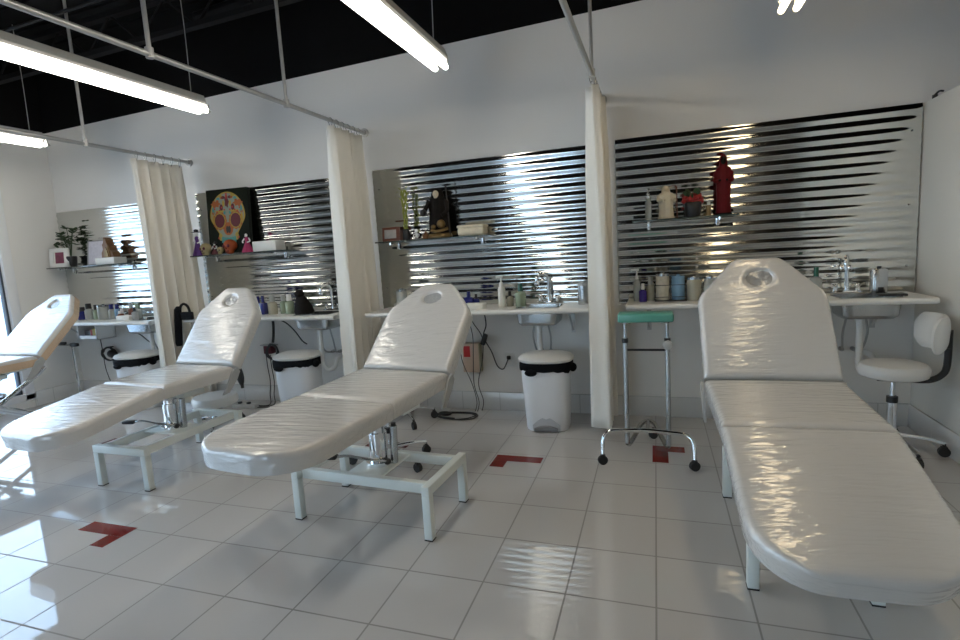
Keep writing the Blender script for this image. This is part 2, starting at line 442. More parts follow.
def sink(cx, w, zt, label):
    t = thing('sink', label, 'sink', (cx, -.265, zt))
    m = MB(); h, d = .13, .262
    # open basin with wall thickness
    out = [(0.003, w / 2, d / 2), (-.03, w / 2 - .003, d / 2 - .003), (-h + .02, w / 2 - .014, d / 2 - .012), (-h, w / 2 - .035, d / 2 - .03)]
    inn = [(-h + .006, w / 2 - .045, d / 2 - .04), (-h + .028, w / 2 - .022, d / 2 - .02), (-.03, w / 2 - .011, d / 2 - .011), (0.003, w / 2 - .009, d / 2 - .009)]
    bm = m.bm; rings = []
    for z, a, b in out + inn:
        ring = []
        for k in range(32):
            q = 2 * PI * k / 32; c, s = math.cos(q), math.sin(q)
            ring.append(bm.verts.new((a * math.copysign(abs(c) ** .3, c), b * math.copysign(abs(s) ** .3, s), z)))
        rings.append(ring)
    order = out + inn
    bot = rings[3]; top_in = rings[4]
    for A, B in ((0, 1), (1, 2), (2, 3), (4, 5), (5, 6), (6, 7), (7, 0)):
        for k in range(32): bm.faces.new((rings[A][k], rings[A][(k + 1) % 32], rings[B][(k + 1) % 32], rings[B][k]))
    bm.faces.new(bot); bm.faces.new(top_in)
    m.build('basin', 'steel', t)
    MB().loft([(.0035, 0, 0, w / 2 + .012, d / 2 + .003), (.006, 0, 0, w / 2 + .010, d / 2 + .001)], 32, e=6).bm.free()
    p = MB(); X = -.015
    p.cyl((X, .02, -h), (X, .02, -h - .03), .026, n=16)
    p.tube([(X, .02, -h - .02), (X, .02, -h - .22), (X, .02, -h - .30), (X + .02, .03, -h - .355), (X + .055, .045, -h - .37), (X + .09, .06, -h - .345), (X + .10, .08, -h - .29), (X + .10, .13, -h - .265), (X + .10, .235, -h - .265)], .0195, 12, smooth=4)
    p.build('drain_pipe', 'pvc', t)
    for s in (-1, 1):
        q = MB(); a = X + s * .055
        q.tube([(X + s * .03, .10, -.04), (a, .09, -h - .03), (a + s * .012, .10, -h - .12), (a - s * .0, .14, -h - .22), (a - s * .02, .20, -h - .245), (a - s * .02, .253, -h - .245)], .007, 8, smooth=5)
        q.cyl((a - s * .02, .215, -h - .245), (a - s * .02, .253, -h - .245), .014, n=10)
        q.build('supply_hose', 'grey_plastic', t)
    return t
def faucet(x, y, zt, label, swing=0., h=.25):
    t = thing('faucet', label, 'faucet', (x, y, zt))
    m = MB(); m.box((0, 0, .010), (.17, .045, .018), .007); m.cyl((0, 0, .015), (0, 0, .05), .016, .012, n=16); m.build('base_plate', 'chrome', t)
    m = MB(); pts = [(0, 0, .04), (0, 0, h * .62)]
    rr = .045
    for k in range(0, 10):
        a = PI * k / 9 * 1.1
        pts.append((-math.sin(swing) * (rr - rr * math.cos(a)), -math.cos(swing) * (rr - rr * math.cos(a)), h * .72 + rr * math.sin(a)))
    m.tube(pts, .0125, 12); e = pts[-1]
    m.cyl(e, (e[0], e[1], e[2] - .02), .0125, n=12)
    cs, sn = math.cos(swing), math.sin(swing)
    for q in (-1, 1): m.ell((e[0] + q * .020 * cs, e[1] - q * .020 * sn, e[2] - .012), (.017, .017, .02))
    m.build('spout', 'chrome', t)
    for s in (-1, 1):
        m = MB(); m.cyl((s * .062, 0, .015), (s * .062, 0, .042), .015, .011, n=14)
        m.ell((s * .062, 0, .052), (.017, .017, .014)); m.tube([(s * .062, 0, .052), (s * .085, -.02, .062), (s * .10, -.03, .066)], [.007, .006, .008], 8)
        m.build('handle', 'chrome', t)
    return t
ZC = dict(a=.855, b=.869, c=.883, d=.897)
counter(-6.03, -4.42, ZC['a'], (-4.84, -4.50), 'white counter beside the window, crowded with small bottles')
counter(-4.085, -2.44, ZC['b'], (-2.90, -2.55), 'white counter with blue bottles and the black figurine')
counter(-2.15, -.435, ZC['c'], (-.975, -.645), 'white counter with the tall white pump bottle')
counter(-.19, 1.50, ZC['d'], (1.045, 1.375), 'white counter with the pale blue jar, against the partition')
SG = 'basins let into the counters'
sink(-4.67, .335, ZC['a'], 'steel basin under the counter by the window, half behind the first curtain')
sink(-2.725, .345, ZC['b'], 'steel basin under the counter with blue bottles, beside the second curtain')
sink(-.81, .325, ZC['c'], 'steel basin directly above the middle white pedal bin')
sink(1.21, .325, ZC['d'], 'steel basin under the right counter, beside the white backed stool')
faucet(-4.63, -.085, ZC['a'], 'chrome faucet at the far left counter beside the curtain', .3, .22)
faucet(-2.70, -.085, ZC['b'], 'chrome faucet behind the black figurine, next to the second curtain', .8, .25)
faucet(-.775, -.085, ZC['c'], 'chrome faucet above the middle pedal bin, next to the green soap bottle', 1.15, .25)
faucet(1.165, -.085, ZC['d'], 'chrome faucet right of the nearest bed, next to the steel soap dispenser', .35, .27)

# ------------------------------------------------------------------ glass shelves
def shelf(x0, x1, z, label):
    cx = (x0 + x1) / 2
    t = thing('glass_shelf', label, 'shelf', (cx, 0, z))
    MB().box((0, -.127, -.006), (x1 - x0, .198, .011), .003).build('shelf_board', 'glass_shelf', t)
    for X in (x0 + .11, x1 - .11):
        m = MB(); m.box((X - cx, -.032, -.02), (.022, .012, .09), .003); m.box((X - cx, -.10, -.019), (.014, .15, .012), .002); m.cyl((X - cx, -.17, -.03), (X - cx, -.17, -.012), .009, n=10)
        m.build('bracket', 'chrome', t)
    return t
ZS = dict(a=1.405, b=1.425, c=1.432, d=1.452)
shelf(-6.04, -4.95, ZS['a'], 'narrow wall shelf by the window holding the white photo frame')
shelf(-4.09, -3.07, ZS['b'], 'narrow wall shelf holding the sugar skull painting')
shelf(-2.15, -1.19, ZS['c'], 'narrow wall shelf holding the black cloaked statuette')
shelf(-.15, .52, ZS['d'], 'narrow wall shelf holding the dark red robed statue')

# ------------------------------------------------------------------ curtain rails and curtains
def rail(xw, xf, yw, yf, z, rods, label):
    """pipe from the wall (xw,yw) to (xf,yf) with hanger rods at the given y"""
    t = thing('curtain_rail', label, 'curtain rail', (xw, yw, z))
    L = lambda y: (xw + (xf - xw) * (y - yw) / (yf - yw)) - xw
    MB().cyl((0, -.004, 0), (xf - xw, yf - yw, 0), .0145, n=12).build('pipe', 'pipe', t)
    MB().cyl((0, -.001, 0), (0, -.012, 0), .036, n=18).cyl((0, -.01, 0), (0, -.04, 0), .021, n=14).build('wall_flange', 'pipe', t)
    for y in rods:
        x = L(y); m = MB(); top = ceil_z(xw + x) - z
        m.cyl((x, y - yw, .0), (x, y - yw, top), .011, n=10); m.cyl((x, y - yw, -.018), (x, y - yw, .03), .0195, n=10); m.cyl((x, y - yw, top - .012), (x, y - yw, top), .032, n=12)
        m.build('hanger_rod', 'pipe', t)
    return t
rail(-4.185, -4.10, 0, -3.6, 2.31, (-.99, -2.4), 'grey curtain rail carrying the curtain nearest the window')
rail(-2.284, -2.325, 0, -3.9, 2.345, (-.98, -1.97), 'grey curtain rail running overhead to the second curtain from the window')
rail(-.345, -.365, 0, -3.9, 2.33, (-.62, -2.6), 'grey curtain rail carrying the narrow curtain in the middle')

def curtain(xc, y0, y1, zt, zb, nf, amp, label, lean=0., flare=1.25, seed=1):
    rnd = random.Random(seed)
    t = thing('privacy_curtain', label, 'curtain', (xc, (y0 + y1) / 2, 0))
    ym = (y0 + y1) / 2; m = MB(); bm = m.bm
    N, Kz = nf * 14, 26
    phs = [rnd.uniform(-.5, .5) for _ in range(nf * 2 + 2)]
    prev = None
    for j in range(Kz + 1):
        v = j / Kz; z = zt + (zb - zt) * v
        row = []
        for i in range(N + 1):
            u = i / N; a = 2 * PI * nf * u
            k = int(u * nf * 1.999)
            A = amp * (.75 + .25 * min(1, v * 4)) * (1 + .35 * phs[k]) * (1 + (flare - 1) * v)
            x = A * math.sin(a + .5 * math.sin(2.1 * v + phs[k])) + lean * v
            y = (y0 - ym) + (y1 - y0) * u
            y = y * (1 + .06 * v) + .008 * math.sin(2 * a + 3 * v)
            row.append(bm.verts.new((x, y, z)))
        if prev:
            for i in range(N): bm.faces.new((prev[i], prev[i + 1], row[i + 1], row[i]))
        prev = row
    o = m.build('curtain_cloth', 'cloth', t, ang=80)
    s = o.modifiers.new('thickness', 'SOLIDIFY'); s.thickness = .004; s.offset = 0
    return t, zt
def hooks(t, n, y0, y1, zt, zr, dxr):
    ym = (y0 + y1) / 2
    for k in range(n):
        y = y0 + (y1 - y0) * (k + .5) / n - ym
        x = dxr
        m = MB(); m.tube([(x, y, zr + .019), (x - .019, y, zr), (x - .014, y, zr - .02), (x * .6, y, zt - .01), (x * .6 + .006, y, zt - .014), (x + .015, y, zr - .018), (x + .019, y, zr)], .0022, 6, smooth=3, closed=True)
        m.build('hook', 'steel', t)
c, z = curtain(-4.20, -.60, -.08, 2.265, .07, 5, .055, 'cream curtain nearest the window, black bag hanging against its edge', lean=.03, seed=3)
hooks(c, 6, -.60, -.08, 2.265, 2.31, .02)
c, z = curtain(-2.295, -.535, -.06, 2.30, .06, 5, .062, 'cream curtain between the skull painting and the black cloaked statuette', seed=5)
hooks(c, 6, -.53, -.06, 2.30, 2.345, .007)
c, z = curtain(-.352, -.585, -.075, 2.285, .075, 5, .054, 'narrow cream curtain edge-on in the middle, behind the teal topped stand', seed=8)
hooks(c, 6, -.585, -.075, 2.285, 2.33, 0)

# ------------------------------------------------------------------ strip lights
def strip(x, yf, z, L, tubem, label):
    t = thing('strip_light', label, 'ceiling light', (x, yf - L / 2, z))
    m = MB(); m.prism([(-.055, .035), (.055, .035), (.062, .05), (.045, .10), (-.045, .10), (-.062, .05)], -L / 2 + .05, L / 2 - .05)
    m.build('housing', 'housing', t)
    for s in (-1, 1):
        MB().cyl((s * .036, -L / 2 + .03, 0), (s * .036, L / 2 - .03, 0), .0175, n=14).build('tube', tubem, t)
        for q in (-1, 1):
            e = MB(); e.cyl((s * .036, q * (L / 2 - .03), 0), (s * .036, q * (L / 2 - .005), 0), .0172, .014, n=14); e.cyl((s * .036, q * (L / 2 - .005), 0), (s * .036, q * (L / 2 + .012), 0), .004, n=6)
            e.box((s * .036, q * (L / 2 - .02), .022), (.022, .014, .05), .003)
            e.build('socket', 'housing', t)
    top = ceil_z(x) - z
    for q in (-1, 1):
        MB().tube([(0, q * (L / 2 - .12), .10), (.012, q * (L / 2 - .12), .10 + (top - .1) * .5), (0, q * (L / 2 - .12), top)], .003, 6, smooth=4).build('hanging_wire', 'grey_plastic', t)
    return t
strip(-5.15, -.62, 2.475, 2.44, 'tube', 'lit twin tube strip light at far left, nearest the window wall')
strip(-3.21, -.73, 2.475, 2.44, 'tube', 'long lit twin tube strip light at upper left, above the second bed')
strip(-1.275, -.73, 2.475, 2.44, 'tube', 'lit twin tube strip light at top centre, above the third bed')
strip(.69, -.66, 2.475, 2.44, 'tube_warm', 'warmer lit strip light at top right, only its far tip in view')
strip(1.02, -4.95, 2.475, 2.44, 'tube_warm', 'warm strip light behind the camera, seen only as a reflection in the steel sheet')

# ------------------------------------------------------------------ treatment beds
W, LS, LF, LSH, LHD, WHD = .596, .531, .655, .433, .664, .113
def lin(a, b, n): return [a + (b - a) * i / (n - 1) for i in range(n)]
def cushion(L, wfun, org, d, nrm, yawm, th, hole=None, side_mi=0, name='cushion', parent=None, mats='vinyl', r=.026, puff=.010, seed=0):
    """heightfield pad: s runs along d from org, x across; top surface passes through the s-x plane"""
    ss = sorted(set([0, .004, .01, .018, .03] + [L - q for q in (0, .003, .008, .016, .028, .045)] + lin(.05, L - .06, 46)))
    us = sorted(set([-1, -.992, -.975, -.95, -.91, 1, .992, .975, .95, .91] + lin(-.86, .86, 37)))
    m = MB(); bm = m.bm; org = Vector(org); d = Vector(d); nrm = Vector(nrm); X = Vector((1, 0, 0))
    rnd = random.Random(seed)
    def P(s, u):
        w = wfun(s); x = u * w
        e = min((1 - abs(u)) * w, s + .002, L - s)
        e = max(0, min(r, e))
        h = -r + math.sqrt(max(0, r * r - (r - e) ** 2))
        h += puff * (1 - u * u) * math.sin(PI * min(1, max(0, s / L))) ** .5
        if hole:
            q = math.hypot((s - hole[0]) / hole[2], x / hole[1])
            if q < 1.25:
                k = max(0, min(1, (1.25 - q) / .45)); h -= hole[3] * k * k * (3 - 2 * k)
        return yawm @ (org + d * s + X * x + nrm * h)
    def Q(s, u):
        return yawm @ (org + d * s + X * (u * (wfun(s) - .006)) - nrm * th)
    g = [[bm.verts.new(P(s, u)) for u in us] for s in ss]
    ns, nu = len(ss), len(us)
    for i in range(ns - 1):
        for j in range(nu - 1): bm.faces.new((g[i][j], g[i][j + 1], g[i + 1][j + 1], g[i + 1][j]))
    per = [(0, j) for j in range(nu)] + [(i, nu - 1) for i in range(1, ns)] + [(ns - 1, j) for j in range(nu - 2, -1, -1)] + [(i, 0) for i in range(ns - 2, 0, -1)]
    low = [bm.verts.new(Q(ss[i], us[j])) for i, j in per]
    for k in range(len(per)):
        a = per[k]; b = per[(k + 1) % len(per)]
        f = bm.faces.new((g[a[0]][a[1]], g[b[0]][b[1]], low[(k + 1) % len(per)], low[k])); f.material_index = side_mi
    bm.faces.new(low)
    return m.build(name, mats, parent, ang=60)

def bed(base, brot, hip, yawb, ps, pl, pb, label, lie='pump', tan=False, baseh=.262, pedal=(1, -1)):
    bx, by = base
    t = thing('treatment_bed', label, 'treatment bed', (bx, by, 0), 0, 'treatment beds wrapped in clear plastic')
    ox, oy, zh = hip[0] - bx, hip[1] - by, hip[2]
    ym = Matrix.Translation((ox, oy, 0)) @ rotz(yawb)
    th = .085
    mats = ['vinyl', 'vinyl_tan'] if tan else 'vinyl'
    smi = 1 if tan else 0
    d1 = Vector((0, -math.cos(ps), -math.sin(ps))); n1 = Vector((0, -math.sin(ps), math.cos(ps)))
    d2 = Vector((0, -math.cos(pl), -math.sin(pl))); n2 = Vector((0, -math.sin(pl), math.cos(pl)))
    d3 = Vector((0, math.cos(pb), math.sin(pb))); n3 = Vector((0, -math.sin(pb), math.cos(pb)))
    H = Vector((0, 0, zh)); K = H + d1 * LS
    h = W / 2
    cushion(LS - .004, lambda s: h, H, d1, n1, ym, th, side_mi=smi, name='seat_cushion', parent=t, mats=mats, seed=1)
    rc = .205
    def wl(s):
        q = s - (LF - rc)
        return h if q <= 0 else h - rc + math.sqrt(max(0, rc * rc - q * q)) * .999
    cushion(LF, wl, K + d2 * .004, d2, n2, ym, th, side_mi=smi, name='leg_cushion', parent=t, mats=mats, seed=2)
    def wb(s):
        a = LSH + .01
        if s < a - .03: return h
        w = h - (h - WHD) * ((s - a) / (LHD - a)) if s > a else h
        if s < a + .03:  # eased shoulder
            k = (s - a + .03) / .06; slope = (h - WHD) / (LHD - a)
            w = h - slope * .03 * k * k
        q = s - (LHD - .04)
        if q > 0: w -= .04 - math.sqrt(max(0, .04 ** 2 - q * q))
        return w
    hs = LHD - .125
    bk = cushion(LHD, wb, H + d3 * .008, d3, n3, ym, th, hole=(hs, .062, .044, .030), side_mi=smi, name='back_cushion', parent=t, mats=mats, seed=3)
    # face hole lining at the bottom of the recess
    m = MB(); bm = m.bm; cen = H + d3 * (.008 + hs) - n3 * .009
    rings = []
    for q in (0.001, .5, 1.0):
        rings.append([bm.verts.new(ym @ (cen + Vector((1, 0, 0)) * (.067 * q * math.cos(a)) + d3 * (.0475 * q * math.sin(a)) + n3 * (.003 * math.sin(3 * a + q * 5) * q))) for a in [2 * PI * k / 28 for k in range(28)]])
    for A, B in zip(rings, rings[1:]):
        for k in range(28): bm.faces.new((A[k], A[(k + 1) % 28], B[(k + 1) % 28], B[k]))
    bm.faces.new(rings[0])
    m.build('face_hole', 'hole', bk)
    # steel carrier under the pads
    m = MB()
    def fr(o, d, n, a, b, x, s=.03):
        p0 = o + d * a - n * (th + .016); p1 = o + d * b - n * (th + .016)
        mid = (p0 + p1) / 2; ln = (p1 - p0).length
        rot = Matrix((( 1, 0, 0, 0), (0, d.y, n.y, 0), (0, d.z, n.z, 0), (0, 0, 0, 1)))
        m.box((mid.x + x, mid.y, mid.z), (s, ln, s), .003, rot=rot)
    for sx in (-.16, .16):
        fr(H, d1, n1, .02, LS - .02, sx); fr(K, d2, n2, .03, LF - .2, sx); fr(H, d3, n3, .03, LHD - .2, sx)
    fr2 = H + d1 * (LS * .5) - n1 * (th + .02)
    m.box((0, fr2.y, fr2.z - .02), (.44, .16, .035), .004)
    m.xf(ym)
    m.build('carrier_frame', 'white_metal', t)
    for s in (-1, 1):
        m = MB(); X = s * (h + .008)
        m.prism([(.05, zh - .05), (.03, zh - .015), (-.02, zh - .045), (-.085, zh - .15), (-.115, zh - .185), (-.06, zh - .18), (.02, zh - .10)], -.006, .006)
        mt = ym @ Matrix.Translation((X, 0, 0)) @ rotz(PI / 2)
        m.xf(mt); m.build('hinge_bracket', 'grey_plastic', t)
    top_c = ym @ Vector((0, fr2.y, fr2.z - .03))
    if lie == 'pump':
        bm_ = rotz(brot); wb2, lb = .43, .785
        hx, hy = wb2 / 2 - .02, lb / 2 - .02
        m = MB()
        for sy in (-1, 1): m.box((0, sy * hy, baseh - .0225), (wb2, .04, .045), .003)
        for sx in (-1, 1): m.box((sx * (hx - .035), 0, baseh - .027), (.035, lb - .08, .05), .003)
        m.box((0, 0, baseh - .012), (wb2 - .12, .20, .010), .002)
        m.xf(bm_); m.build('base_frame', 'white_metal', t)
        for sx in (-1, 1):
            for sy in (-1, 1):
                m = MB(); m.box((sx * hx, sy * hy, (baseh - .045 + .006) / 2), (.04, .04, baseh - .051), .003); m.xf(bm_)
                l = m.build('leg', 'white_metal', t)
                m = MB(); m.box((sx * hx, sy * hy, .003), (.041, .041, .006), .001); m.xf(bm_); m.build('rubber_foot', 'rubber', l)
        m = MB(); m.cyl((0, 0, baseh - .01), (0, 0, baseh + .16), .047, n=24); m.cyl((0, 0, baseh + .16), (0, 0, top_c.z), .038, n=24); m.cyl((0, 0, baseh - .008), (0, 0, baseh + .012), .068, n=24)
        if (Vector((top_c.x, top_c.y)).length > .03):
            m.box((top_c.x / 2, top_c.y / 2, top_c.z - .005), (abs(top_c.x) + .10, abs(top_c.y) + .10, .02), .003)
        m.build('lift_column', 'chrome', t)
        px = .075
        m = MB(); m.cyl((px, .02, baseh - .01), (px + .01, .02, baseh + .19), .019, n=14); m.cyl((px + .01, .02, baseh + .19), (px + .01, .02, baseh + .205), .013, n=10, mi=1); m.build('pump_cylinder', ['steel', 'black'], t)
        m = MB(); m.tube([(px, -.01, baseh + .01), (-.01, -.10, baseh + .05), (-.10, -.13, baseh + .075), (-.17, -.14, baseh + .065)], .007, 8, smooth=4); 
        m.box((-.20, -.145, baseh + .068), (.085, .045, .02), .007, rot=rotz(.2), mi=1); m.ell((px - .02, -.02, baseh + .012), (.022, .022, .016), mi=1)
        m.build('foot_pedal', ['steel', 'black'], t)
    else:
        # crossed tube legs with floor rails
        for s in (-1, 1):
            X = s * .22
            m = MB(); z1 = fr2.z - .005
            m.tube([(X, -.62, z1), (X, -.55, z1 - .05), (X, .32, .06), (X, .40, .02)], .017, 10)
            m.tube([(X * .9, .20, z1), (X * .9, .14, z1 - .05), (X * .9, -.60, .06), (X * .9, -.68, .02)], .017, 10)
            m.xf(Matrix.Translation((ox, oy - .1, 0)) @ rotz(yawb)); m.build('crossed_legs', 'chrome', t)
        m = MB()
        m.cyl((-.32, .40, .02), (.32, .40, .02), .018, n=10); m.cyl((-.32, -.68, .02), (.32, -.68, .02), .018, n=10)
        for X in (-.32, .32):
            for Y in (.40, -.68): m.box((X, Y, .019), (.04, .05, .038), .006, mi=1)
        m.cyl((-.21, -.12, .40), (.21, -.12, .40), .014, n=10)
        m.xf(Matrix.Translation((ox, oy - .1, 0)) @ rotz(yawb)); m.build('floor_rail', ['chrome', 'black'], t)
    return t
bed((-5.14, -1.55), 0, (-5.13, -1.16, .675), -.02, .02, .10, .80, 'white bed with tan sides and crossed tube legs, cut off by the left edge', lie='cross', tan=True)
B2 = bed((-3.10, -1.46), 0, (-3.168, -1.0995, .605), -.07, .021, .176, .936, 'white plastic wrapped bed second from the window, black strut hanging under its back')
B3 = bed((-1.366, -1.755), R(90 - 3.3), (-1.402, -1.3555, .652), -.12, .037, .035, .770, 'white plastic wrapped bed third from the window, in front of the middle pedal bin')
B4 = bed((.52, -1.642), 0, (.516, -1.3075, .620), .035, .086, .348, 1.017, 'nearest white plastic wrapped bed at right, leg section sloping down')
# black gas strut / strap under the back of the second bed
m = MB(); m.tube([(.10, .42, .57), (.0, .60, .54), (-.015, .65, .46), (-.01, .66, .35)], [.016, .016, .016, .016, .018, .024, .028, .030, .030, .028, .022, .012], 10, smooth=4); m.build('back_strut', 'black', B2)

# ------------------------------------------------------------------ stools and rolling stand
def caster(m, p, d, mi=1):
    x, y = p
    m.cyl((x - .013 * d[1], y + .013 * d[0], .028), (x + .013 * d[1], y - .013 * d[0], .028), .028, n=14, mi=mi)
    m.cyl((x, y, .03), (x, y, .075), .009, n=8, mi=mi); m.box((x, y, .052), (.03, .03, .016), .004, mi=mi)
def stool(loc, rz, label, seat_z, back=False, rs=.17, rl=.25, th=.085):
    t = thing('rolling_stool', label, 'stool', (*loc, 0), rz)
    m = MB(); m.lathe([(.0, 0), (rs - .03, 0), (rs - .006, .012), (rs, .03), (rs, th - .03), (rs - .012, th - .008), (rs - .04, th), (0, th + .004)], (0, 0, seat_z - th), 32); m.build('seat', 'white_vinyl', t)
    m = MB(); m.cyl((0, 0, .10), (0, 0, seat_z - th - .12), .024, n=14); m.cyl((0, 0, .2), (0, 0, seat_z - th), .013, n=12); m.box((0, 0, seat_z - th - .008), (.17, .12, .016), .004, mi=1); m.cyl((0, 0, seat_z - th - .15), (0, 0, seat_z - th - .115), .028, n=14, mi=1); m.build('column', ['chrome', 'black'], t)
    m = MB(); m.lathe([(.045, .075), (.045, .12), (.03, .135)], n=16); m.build('hub', 'chrome', t)
    for k in range(5):
        a = 2 * PI * k / 5; c, s = math.cos(a), math.sin(a)
        m = MB(); m.tube([(c * .03, s * .03, .105), (c * rl * .6, s * rl * .6, .098), (c * rl, s * rl, .078)], [.017, .014, .012], 10, smooth=3); l = m.build('leg', 'chrome', t)
        m = MB(); caster(m, (c * rl, s * rl), (c, s), 0); m.build('caster', 'rubber', l)
    if back:
        # curved pad on a black arm
        m = MB(); bm = m.bm; NA, NZ = 18, 10; g = []
        def pt(a, v, off):
            w = 1 - .25 * abs(2 * v - 1) ** 3
            A = (a - .5) * R(105) * w
            rr = .185 + off + .012 * (v)
            return (math.cos(A) * rr, math.sin(A) * rr, seat_z + .075 + .20 * v)
        def edge(a, v): return max(abs(2 * a - 1), abs(2 * v - 1))
        outer = [[bm.verts.new(pt(i / NA, j / NZ, .045 - .02 * edge(i / NA, j / NZ) ** 4)) for i in range(NA + 1)] for j in range(NZ + 1)]
        inner = [[bm.verts.new(pt(i / NA, j / NZ, -.010 + .02 * edge(i / NA, j / NZ) ** 4)) for i in range(NA + 1)] for j in range(NZ + 1)]
        for G in (outer, inner):
            for j in range(NZ):
                for i in range(NA): bm.faces.new((G[j][i], G[j][i + 1], G[j + 1][i + 1], G[j + 1][i]))
        for i in range(NA):
            for j in (0, NZ): bm.faces.new((outer[j][i], outer[j][i + 1], inner[j][i + 1], inner[j][i]))
        for j in range(NZ):
            for i in (0, NA): bm.faces.new((outer[j][i], outer[j + 1][i], inner[j + 1][i], inner[j][i]))
        m.build('backrest', 'white_vinyl', t, ang=50)
        m = MB(); zz = seat_z - th - .012
        m.tube([(.06, 0, zz), (.16, 0, zz), (.215, 0, zz + .03), (.238, 0, zz + .09), (.24, 0, seat_z + .19)], .017, 10, smooth=4)
        m.box((.236, 0, seat_z + .14), (.022, .07, .10), .005)
        m.build('back_arm', 'black', t)
    return t
stool((1.285, -.50), R(-8), 'white round stool with a curved backrest beside the partition', .535, True, .168, .245)
stool((-1.62, -1.19), R(50), 'white stool mostly hidden under the third bed, chrome caster legs showing behind its column', .44)
stool((-1.93, -.40), R(28), 'white stool hidden behind the raised back of the third bed, one caster showing', .45)
stool((-3.36, -.84), R(-55), 'low white stool under the raised back of the second bed', .30)

t = thing('armrest_stand', 'rolling chrome stand with a teal padded top, beside the nearest bed', 'stand', (-.062, -.76, 0))
m = MB(); m.box((0, 0, .858), (.318, .13, .056), .014, seg=3); m.build('pad', 'teal', t)
m = MB()
for s in (-1, 1): m.box((s * .11, 0, .826), (.05, .06, .01), .002)
m.build('pad_plate', 'steel', t)
for s in (-1, 1):
    X = s * .122
    m = MB(); m.cyl((X, 0, .06), (X * 1.0, 0, .72), .0155, n=12); m.cyl((X, 0, .70), (X * .99, 0, .826), .0105, n=12); m.build('pole', 'steel', t)
    MB().cyl((X, 0, .70), (X, 0, .728), .019, n=12).build('clamp_collar', 'black', t)
    if s > 0: MB().cyl((X, -.012, .69), (X, -.045, .69), .009, n=10).loft([(0, 0, 0, .024, .024), (.006, 0, 0, .028, .028), (.02, 0, 0, .028, .028), (.026, 0, 0, .02, .02)], 12, fold=.08, nf=6).xf(Matrix.Identity(4)).bm.free()
    if s > 0: MB().loft([(-.012, 0, 0, .024, .024), (-.006, 0, 0, .028, .028), (.010, 0, 0, .028, .028), (.014, 0, 0, .02, .02)], 24, fold=.08, nf=6).xf(Matrix.Translation((X, -.030, .69)) @ rotx(PI / 2)).build('knob', 'grey_plastic', t)
m = MB(); m.cyl((-.122, 0, .655), (.122, 0, .655), .007, n=10); m.build('crossbar', 'black', t)
m = MB(); m.tube([(-.255, -.215, .065), (-.25, -.20, .15), (-.215, -.185, .195), (-.12, -.18, .205), (0, -.18, .212), (.12, -.18, .205), (.215, -.185, .195), (.25, -.20, .15), (.255, -.215, .065)], .0135, 12, smooth=5); m.build('front_arch', 'chrome', t)
m = MB(); m.tube([(-.122, 0, .06), (-.11, .02, .05), (-.08, .10, .075), (-.045, .20, .12), (.0, .25, .128), (.045, .20, .12), (.08, .10, .075), (.11, .02, .05), (.122, 0, .06)], .0155, 10, smooth=4)
m.tube([(0, -.18, .205), (0, .0, .17), (0, .25, .128)], .011, 10, smooth=3); m.build('rear_loop', 'steel', t)
for p in ((-.255, -.215), (.255, -.215), (.03, .27)):
    m = MB(); caster(m, p, (.9, .43), 0); m.build('caster', 'rubber', t)

# ------------------------------------------------------------------ pedal bins
def pedal_bin(loc, rz, label):
    t = thing('pedal_bin', label, 'bin', (*loc, 0), rz, 'white pedal bins under the counters')
    m = MB(); m.loft([(.0, 0, 0, .150, .125), (.012, 0, 0, .155, .130), (.25, 0, 0, .168, .142), (.455, 0, 0, .178, .152), (.49, 0, 0, .180, .154)], 40, e=3.6)
    b = m.build('body', 'bin', t)
    m = MB(); pts = [(-.098, .004)] + [(-.098 + .196 * i / 12, .045 + .06 * math.sin(PI * i / 12)) for i in range(13)] + [(.098, .004)]
    m.prism(pts, -.134, -.112); m.build('pedal_recess', 'recess_shade', t)  # arched plate on the body, recess shade put into its colour
    m = MB(); pts = [(-.085, .012)] + [(-.085 + .17 * i / 10, .026 + .020 * math.sin(PI * i / 10)) for i in range(0, 11)] + [(.085, .012)]
    m.prism(pts, -.160, -.125); m.build('pedal', 'bin_grey', t)
    # liner folded over the rim
    m = MB(); bm = m.bm; n = 72; rings = []
    rnd = random.Random(int(abs(loc[0]) * 100)); wob = [rnd.uniform(-1, 1) for _ in range(n)]
    for (z, k, jz) in ((.438, 1.03, .014), (.450, 1.05, .012), (.470, 1.055, .006), (.49, 1.05, 0), (.500, 1.03, 0), (.500, .96, 0)):
        ring = []
        for i in range(n):
            a = 2 * PI * i / n; c, s = math.cos(a), math.sin(a); e = 2 / 3.6
            w = wob[i] * .5 + wob[(i + 1) % n] * .5
            ring.append(bm.verts.new((.180 * k * math.copysign(abs(c) ** e, c), .154 * k * math.copysign(abs(s) ** e, s), z + jz * (w * .7 + .5 * math.sin(2 * a + loc[0])))))
        rings.append(ring)
    for A, B in zip(rings, rings[1:]):
        for i in range(n): bm.faces.new((A[i], A[(i + 1) % n], B[(i + 1) % n], B[i]))
    m.ell((.195, -.05, .455), (.028, .035, .032)); m.ell((-.09, -.160, .435), (.045, .014, .026))
    m.build('bin_liner', 'bag', t)
    m = MB(); m.loft([(.500, 0, 0, .190, .164), (.508, 0, 0, .200, .174), (.520, 0, 0, .200, .174), (.535, 0, 0, .185, .160), (.548, 0, .005, .14, .12), (.555, 0, .01, .08, .06), (.556, 0, .01, .02, .02)], 40, e=2.5)
    m.build('lid', 'lid', t)
    return t
pedal_bin((-.765, -.335), R(3), 'white pedal bin standing in the open under the basin left of the middle curtain')
pedal_bin((-2.93, -.33), R(6), 'white pedal bin with black liner showing between the second and third beds')
pedal_bin((-4.76, -.35), R(10), 'white pedal bin with black liner behind the second bed, near the window')

